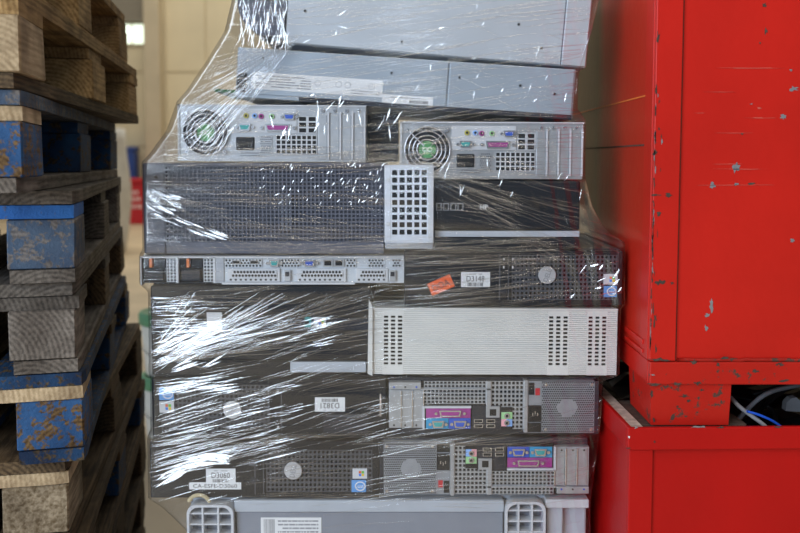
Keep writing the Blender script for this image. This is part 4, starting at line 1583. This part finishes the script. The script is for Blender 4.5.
# ---------- bottom: large silver cabinet with moulded handles
def cabinet():
    y_bot = 500
    zb = .1445
    top = unproj(389, 499.5, D).z
    s_ = 100 / (unproj(450, 520, D).x - unproj(350, 520, D).x)
    hpx = (top - zb) * s_
    for _ in range(6):
        cyy = 499.5 + hpx / 2
        szz = 20 / (unproj(389, cyy - 10, D).z - unproj(389, cyy + 10, D).z)
        hpx = (top - zb) * szz
    u = Unit('equipment_cabinet', 'silver cabinet with two rounded lattice handles at the bottom of the stack', 'cabinet', (192, 499.5, 587, 499.5 + hpx), D, .42)
    u.root.location.z = zb
    yb = u.y1
    u.case('silver_plastic', .02, 0, .004)
    u.box('top_edge', 236, 500, 503, 512, -.002, .03, 'silver_plastic', None, .003)
    u.box('front_panel', 238, 512.5, 502, yb - 2, .002, .03, 'silver_dark', None, .001)
    l = u.box('rating_label', 262, 517.5, 322, 560, .0008, .004, 'label_white')
    u.bars(265, 519, 276, 534, 12, 'ink_grey', l, .0006)
    u.bars(279, 519, 319, 558, 11, 'ink_grey', l, .0006, 'small_print', rows=True)
    u.box('top_rail', 544, 499.5, 587, 508, -.001, .03, 'silver_light', None, .002)
    u.box('side_panel', 546, 508, 562, yb - 2, .006, .03, 'silver_plastic', None, .002)

    def handle(x0, x1, y0, cols, y1):
        a, b, c, d = u.r(x0, y0, x1, y1)
        R = .016
        # rounded outer frame
        out = [(a, c)]
        for k in range(7):
            an = math.pi - (math.pi / 2) * k / 6
            out.append((a + R + R * math.cos(an), d - R + R * math.sin(an)))
        for k in range(7):
            an = math.pi / 2 - (math.pi / 2) * k / 6
            out.append((b - R + R * math.cos(an), d - R + R * math.sin(an)))
        out.append((b, c))
        t = .0042
        inn = []
        mx, mz = (a + b) / 2, (c + d) / 2
        for (x, z) in out:
            inn.append((x + t * (1 if x < mx else -1), z - t if z > mz else z))
        mb = MB()
        n = len(out)
        for (yy) in (-.009, .02):
            mb.v += [(x, yy, z) for x, z in out] + [(x, yy, z) for x, z in inn]
        for i in range(n - 1):
            o0, o1, i0, i1 = i, i + 1, n + i, n + i + 1
            k = 2 * n
            mb.f += [(o0, i0, i1, o1), (o1, o1 + k, o0 + k, o0), (i0, i0 + k, i1 + k, i1)]
        h = mb.build('handle', 'silver_light', u.root)
        MB().box(a + .002, b - .002, .0165, .0198, c, d - .004).build('handle_back', 'silver_dark', h)
        for k in range(1, cols):
            x = a + (b - a) * k / cols
            MB().box(x - .0016, x + .0016, -.007, .0165, c, d - .003).build('rib', 'silver_light', h)
        rows = 0
        z = d - 9 / u.sz
        while z > c + .01 and rows < 12:
            MB().box(a + .003, b - .003, -.006, .0165, z - .0013, z + .0013).build('rib', 'silver_light', h)
            z -= 10.5 / u.sz
            rows += 1
        u.disc('screw', (x0 + x1) / 2 + 1, y0 + 23, 1.9, .012, .0165, 'steel_bright', h, 12)
    handle(190, 236, 503, 3, 640)
    handle(503.5, 543.5, 500, 3, 640)


cabinet()

# ribbed cream hose end squeezed between the cabinet and the machine above
pts = []
for k in range(22):
    a = math.pi * (.88 - .80 * k / 21)
    p = unproj(199 + 11 * math.cos(a), 505 - 10 * math.sin(a), D - .006)
    pts.append((p.x, p.y, p.z))
hz_ = MB()
n0 = len(pts)
for k in range(n0 - 1):
    hz_.tube([pts[k], tuple(Vector(pts[k]).lerp(Vector(pts[k + 1]), .72))], .0036 if k % 2 else .0030, 9)
tag(hz_.build('ribbed_hose', 'cream_rubber', smooth=False), 'short cream ribbed hose curling over the left handle', 'hose')

# pallet that carries the stack
pallet((.312, D - .02, 0), 0, 'brown pallet on the floor carrying the wrapped stack, below the photo', dict(base='wood_brown'), group='pallets under goods')


# ------------------------------------------------------------------ stretch film
Lp = [(-60, 246), (0, 231), (30, 224), (60, 206), (90, 186), (101, 176), (130, 166), (155, 148), (162, 141), (200, 141.3), (250, 142), (256, 138.3), (284, 138.6),
      (292, 147.3), (340, 148), (372, 147.8), (378, 149.6), (432, 149.6), (440, 146.5), (500, 147.5), (508, 160), (533, 187), (560, 189), (900, 189)]
Rp = [(-60, 606), (0, 599), (30, 592), (75, 579), (108, 578), (120, 586), (178, 586), (205, 592), (225, 603), (236, 614), (243, 626), (305, 626), (309, 621), (376, 620), (382, 604),
      (437, 601), (494, 592), (505, 591), (900, 590)]


def lerp_t(T, y):
    if y <= T[0][0]:
        return T[0][1]
    for (a, b) in zip(T, T[1:]):
        if y <= b[0]:
            return a[1] + (b[1] - a[1]) * (y - a[0]) / (b[0] - a[0])
    return T[-1][1]


FOFF = .014


def film_y(X, Z, xl, xr):
    r = .014
    y = D - FOFF
    n_ = mnoise.noise(Vector((X * 6 + Z * 8, Z * 42, 1.3))) * .0016 + mnoise.noise(Vector((X * 3 - Z * 3, Z * 9, 7.1))) * .0022
    # draped, upright folds towards the right-hand edge
    rr_ = min(1.0, max(0.0, (X - .12) / .18))
    n_ += rr_ * (.0058 * mnoise.noise(Vector((X * 62 + Z * 11, Z * 6, 21.0))) + .0014 * mnoise.noise(Vector((X * 150 + Z * 40, Z * 18, 4.0))))
    y += min(n_, .006)
    # the film spans loosely across the set-back machines at the right and falls off towards the corner
    a_ = min(1.0, max(0.0, (X + .10) / .30))
    b_ = min(1.0, max(0.0, (xr - X) / max(.05, xr - .20)))
    y -= .032 * a_ * a_ * (3 - 2 * a_) * b_
    for d_ in (X - xl, xr - X):
        if d_ < r:
            q = max(0.0, r - d_)
            y += r - math.sqrt(max(0, r * r - q * q))
    return y


def film_pt(px, py, lift=.0004):
    p = unproj(px, py, D - FOFF)
    xl = unproj(lerp_t(Lp, py), py, D - .005).x
    xr = unproj(lerp_t(Rp, py), py, D - .005).x
    return Vector((p.x, film_y(p.x, p.z, xl, xr) - lift, p.z))


def stretch_film():
    rows = []
    py = -60.0
    while py < 760:
        rows.append(py)
        py += 2.4 if py < 540 else 8
    NF, NS, NB = 420, 14, 24
    YB = D + .50
    mb = MB()
    ring = NF + 2 * NS + NB
    for py in rows:
        xl = unproj(lerp_t(Lp, py), py, D - .005).x
        xr = unproj(lerp_t(Rp, py), py, D - .005).x
        z = unproj(400, py, D - FOFF).z
        z = max(z, .15)
        bulge = .0
        for k in range(NF):
            u_ = k / (NF - 1)
            x = xl + (xr - xl) * u_
            mb.v.append((x, film_y(x, z, xl, xr), z))
        ys = D + .002
        for k in range(NS):
            t = (k + 1) / NS
            mb.v.append((xr - .004 * mnoise.noise(Vector((t * 5, z * 20, 3))), ys + (YB - ys) * t, z))
        for k in range(NB):
            t = (k + 1) / (NB + 1)
            mb.v.append((xr + (xl - xr) * t, YB + .004 * mnoise.noise(Vector((t * 8, z * 20, 9))), z))
        for k in range(NS):
            t = 1 - k / NS
            mb.v.append((xl + .004 * mnoise.noise(Vector((t * 5, z * 20, 13))), ys + (YB - ys) * t, z))
    for i in range(len(rows) - 1):
        for k in range(ring):
            a = i * ring + k
            b = i * ring + (k + 1) % ring
            mb.f.append((b, a, a + ring, b + ring))
    film = mb.build('stretch_film', 'film_clear', smooth=True)
    tag(film, 'clear stretch film wrapped tightly round the stack of computers', 'plastic film')

    # taut ridges of the film, far too many to count
    rg = MB()

    def ridge(px, py, ang, length, wpx, curve=0.0, hgt=.7):
        px = max(px, lerp_t(Lp, py) + 2 + .5 * length * abs(math.cos(math.radians(ang))))
        n = max(4, int(length / 7))
        hw = wpx * .78 / 593 / 2
        a = math.radians(ang)
        base = len(rg.v)
        cnt = 0
        for k in range(n + 1):
            t = k / n
            aa = a + curve * (t - .5)
            x = px + (t - .5) * length * math.cos(aa)
            y = py - (t - .5) * length * math.sin(aa)
            if x < lerp_t(Lp, y) + 1.5 or x > lerp_t(Rp, y) - 1.5:
                x = min(max(x, lerp_t(Lp, y) + 1.5), lerp_t(Rp, y) - 1.5)
            c = film_pt(x, y, .0002)
            w_ = hw * (math.sin(math.pi * min(max(t, .02), .98)) ** .6)
            nx, nz = -math.sin(aa), math.cos(aa)
            rg.v.append((c.x - nx * w_, c.y, c.z - nz * w_))
            k_ = -.55 if nz > 0 else .55      # crest lies low, as in sagging film
            rg.v.append((c.x + nx * w_ * k_, c.y - w_ * hgt, c.z + nz * w_ * k_))
            rg.v.append((c.x + nx * w_, c.y, c.z + nz * w_))
            cnt += 1
        for k in range(cnt - 1):
            q = base + 3 * k
            rg.f.append((q, q + 3, q + 4, q + 1))
            rg.f.append((q + 1, q + 4, q + 5, q + 2))

    R = random.Random(21)

    def zone(n, x0, x1, y0, y1, a0, a1, l0, l1, w0=.6, w1=1.6, curve=.03):
        for _ in range(int(n * .62)):
            x, y = R.uniform(x0, x1), R.uniform(y0, y1)
            if x < lerp_t(Lp, y) + 2 or x > lerp_t(Rp, y) - 2:
                continue
            t_ = .5 + .5 * mnoise.noise(Vector((x * .012, y * .03, a0 * .1 + 3.1))) * 1.6
            ridge(x, y, a0 + (a1 - a0) * min(1, max(0, t_)) + R.gauss(0, 1.2), R.uniform(l0, l1), R.uniform(w0, w1), R.uniform(-curve, curve))

    def fan(n, cx, cy, a0, a1, r0, r1, l0, l1, w0=.6, w1=2.0, ymin=-99, ymax=999):
        for _ in range(int(n * .62)):
            a = R.uniform(a0, a1)
            r = R.uniform(r0, r1)
            x, y = cx + r * math.cos(math.radians(a)), cy - r * math.sin(math.radians(a))
            if x < lerp_t(Lp, y) + 2 or x > lerp_t(Rp, y) - 2:
                continue
            ln = R.uniform(l0, l1)
            dy_ = abs(math.sin(math.radians(a))) * ln * .5
            if y - dy_ < ymin or y + dy_ > ymax:
                continue
            ridge(x, y, a + R.gauss(0, 1.5), ln, R.uniform(w0, w1), R.uniform(-.04, .04))
    # top left: film drawn from the corner of the dark front down to the fan machine
    fan(260, 300, 36, 192, 236, 20, 140, 25, 80, .5, 1.6)
    zone(90, 236, 288, -10, 46, 60, 115, 8, 24, .8, 2.0, .8)
    zone(300, 250, 595, 0, 112, 2, 13, 40, 150, .6, 1.5)
    zone(60, 290, 595, 0, 112, -35, -10, 15, 60, .5, 1.1)
    # fan machines
    zone(150, 178, 584, 104, 180, -3, 8, 15, 80, .5, 1.4)
    zone(150, 350, 580, 112, 178, -4, 8, 20, 80, .7, 1.7)
    zone(150, 180, 440, 146, 168, -2, 5, 20, 70, .7, 1.7)
    # perforated chassis
    fan(120, 148, 195, -40, 2, 15, 235, 15, 60, .6, 1.6, 164, 262)
    zone(60, 148, 240, 228, 256, -60, -15, 8, 26, .8, 1.8)
    zone(110, 150, 384, 168, 250, -12, 3, 12, 60, .5, 1.3)
    zone(230, 250, 560, 236, 262, -3, 5, 20, 80, .6, 1.8)
    # red-tinted corner
    fan(120, 400, 165, -32, -2, 45, 220, 30, 90, .5, 1.3)
    zone(60, 436, 600, 182, 240, -28, -4, 30, 90, .5, 1.2)
    # fourth row right
    zone(110, 404, 540, 252, 306, -2, 10, 25, 100, .6, 1.6)
    zone(35, 540, 622, 252, 305, -15, 30, 10, 40, .6, 1.4)
    zone(40, 142, 404, 256, 284, -4, 6, 15, 50, .5, 1.0)
    # fifth row left: strong fan of white streaks
    zone(75, 150, 262, 288, 334, -3, 5, 20, 90, .7, 2.0)
    fan(330, 158, 362, 4, 38, 8, 215, 25, 90, .7, 2.0, 288, 384)
    fan(110, 152, 352, -20, 60, 6, 60, 15, 45, .8, 2.2, 290, 384)
    zone(70, 220, 372, 286, 376, 5, 22, 25, 80, .6, 1.5)
    zone(30, 376, 616, 312, 374, 2, 10, 15, 60, .4, .8)
    # sixth row
    zone(115, 154, 386, 378, 440, 9, 22, 20, 90, .6, 1.6)
    zone(55, 386, 600, 380, 438, 4, 14, 25, 90, .5, 1.1)
    # seventh row
    zone(100, 150, 300, 438, 470, 5, 18, 20, 80, .6, 1.8)
    zone(20, 150, 260, 455, 500, 8, 35, 15, 45, .6, 1.8)
    zone(80, 240, 590, 436, 500, 6, 16, 30, 120, .5, 1.4)
    zone(90, 150, 600, 434, 444, 0, 6, 25, 90, .6, 1.6)
    zone(50, 250, 590, 492, 502, 0, 6, 25, 80, .6, 1.6)
    zone(45, 240, 585, 503, 560, 0, 10, 20, 80, .5, 1.0)
    zone(25, 150, 200, 500, 533, -60, -25, 12, 35, .5, 1.2)
    rg.build('film_ridges', 'film_ridge', film, kind='stuff', smooth=True)

    # folds and flaps that stand off the film and catch the daylight of the door
    fd = MB()

    def fold(px, py, ang, length, wpx, twist=0.0):
        """narrow flap whose face leans towards the door"""
        px = max(px, lerp_t(Lp, py) + 3 + .8 * length * abs(math.cos(math.radians(ang))))
        c = film_pt(px, py, .0012)
        view = (Vector((0, 0, H)) - c).normalized()
        lit = (DOOR_LOC + Vector((R.uniform(-1.0, 1.0), R.uniform(-.5, .5), R.uniform(-.9, .9))) - c).normalized()
        n_ = (view + lit).normalized()
        a = math.radians(ang)
        t = Vector((math.cos(a), 0, math.sin(a)))
        t = (t - n_ * t.dot(n_)).normalized()
        b = n_.cross(t)
        hl, hw = length * 1.5 / 593 / 2, wpx * .5 / 593 / 2
        q = len(fd.v)
        for (s1, s2) in ((-1, -.1), (-.3, -1), (.4, -.7), (1, .1), (.3, .9), (-.4, .6)):
            p = c + t * (s1 * hl * R.uniform(.8, 1.1)) + b * (s2 * hw)
            p.y = min(p.y, D - .010)
            fd.v.append(tuple(p))
        fd.f.append(tuple(range(q, q + 6)))

    def folds(n, x0, x1, y0, y1, a0, a1, l0, l1, w0, w1):
        for _ in range(n):
            x, y = R.uniform(x0, x1), R.uniform(y0, y1)
            if x < lerp_t(Lp, y) + 4 or x > lerp_t(Rp, y) - 4:
                continue
            fold(x, y, R.uniform(a0, a1), R.uniform(l0, l1), R.uniform(w0, w1))
    # wedge of glare on the perforated chassis
    for k in range(46):
        t = R.random()
        fold(146 + 30 * t + R.uniform(-2, 4), 196 + R.uniform(-8, 14) * (1 - .3 * t) + 6 * t, -25 + R.uniform(-20, 20), 10, 4)
    for k in range(22):
        t = R.random()
        fold(150 + 70 * t, 214 + 22 * t + R.uniform(-5, 5), -22, 16, 2.4)
    # glare on the fifth and seventh rows
    folds(42, 158, 215, 330, 368, 5, 35, 10, 26, 1.5, 4)
    folds(45, 200, 330, 318, 345, 8, 18, 14, 34, 1, 2.4)
    folds(40, 152, 215, 300, 345, -2, 6, 14, 34, 1, 2)
    for k in range(55):
        t = R.random()
        fold(165 + 60 * t + R.uniform(-3, 3), 480 - 14 * t - 12 * math.sin(math.pi * min(1, t * .8)) + R.uniform(-5, 6), 34 - 44 * t + R.uniform(-6, 6), 13, 3.6)
    folds(40, 152, 240, 375, 392, 4, 14, 12, 30, 1, 2.6)
    folds(60, 154, 300, 385, 465, 8, 18, 12, 40, .8, 1.8)
    # small crumpled flaps scattered over the upper half
    folds(60, 240, 288, 0, 46, 60, 110, 6, 16, 1, 2.6)
    folds(22, 290, 575, 2, 110, -20, 80, 3, 8, 1, 3)
    folds(18, 265, 400, 100, 135, 40, 110, 5, 14, 1.5, 4.5)
    folds(16, 180, 240, 100, 155, 10, 80, 4, 9, 1, 2.6)
    folds(60, 255, 384, 164, 205, 20, 80, 2, 5, 1, 2.4)
    folds(12, 430, 580, 160, 200, 50, 110, 4, 10, 1, 2.2)
    folds(9, 570, 620, 252, 305, 0, 60, 4, 9, 2, 5)
    fd.build('film_folds', 'film_fold', film, kind='stuff')


stretch_film()
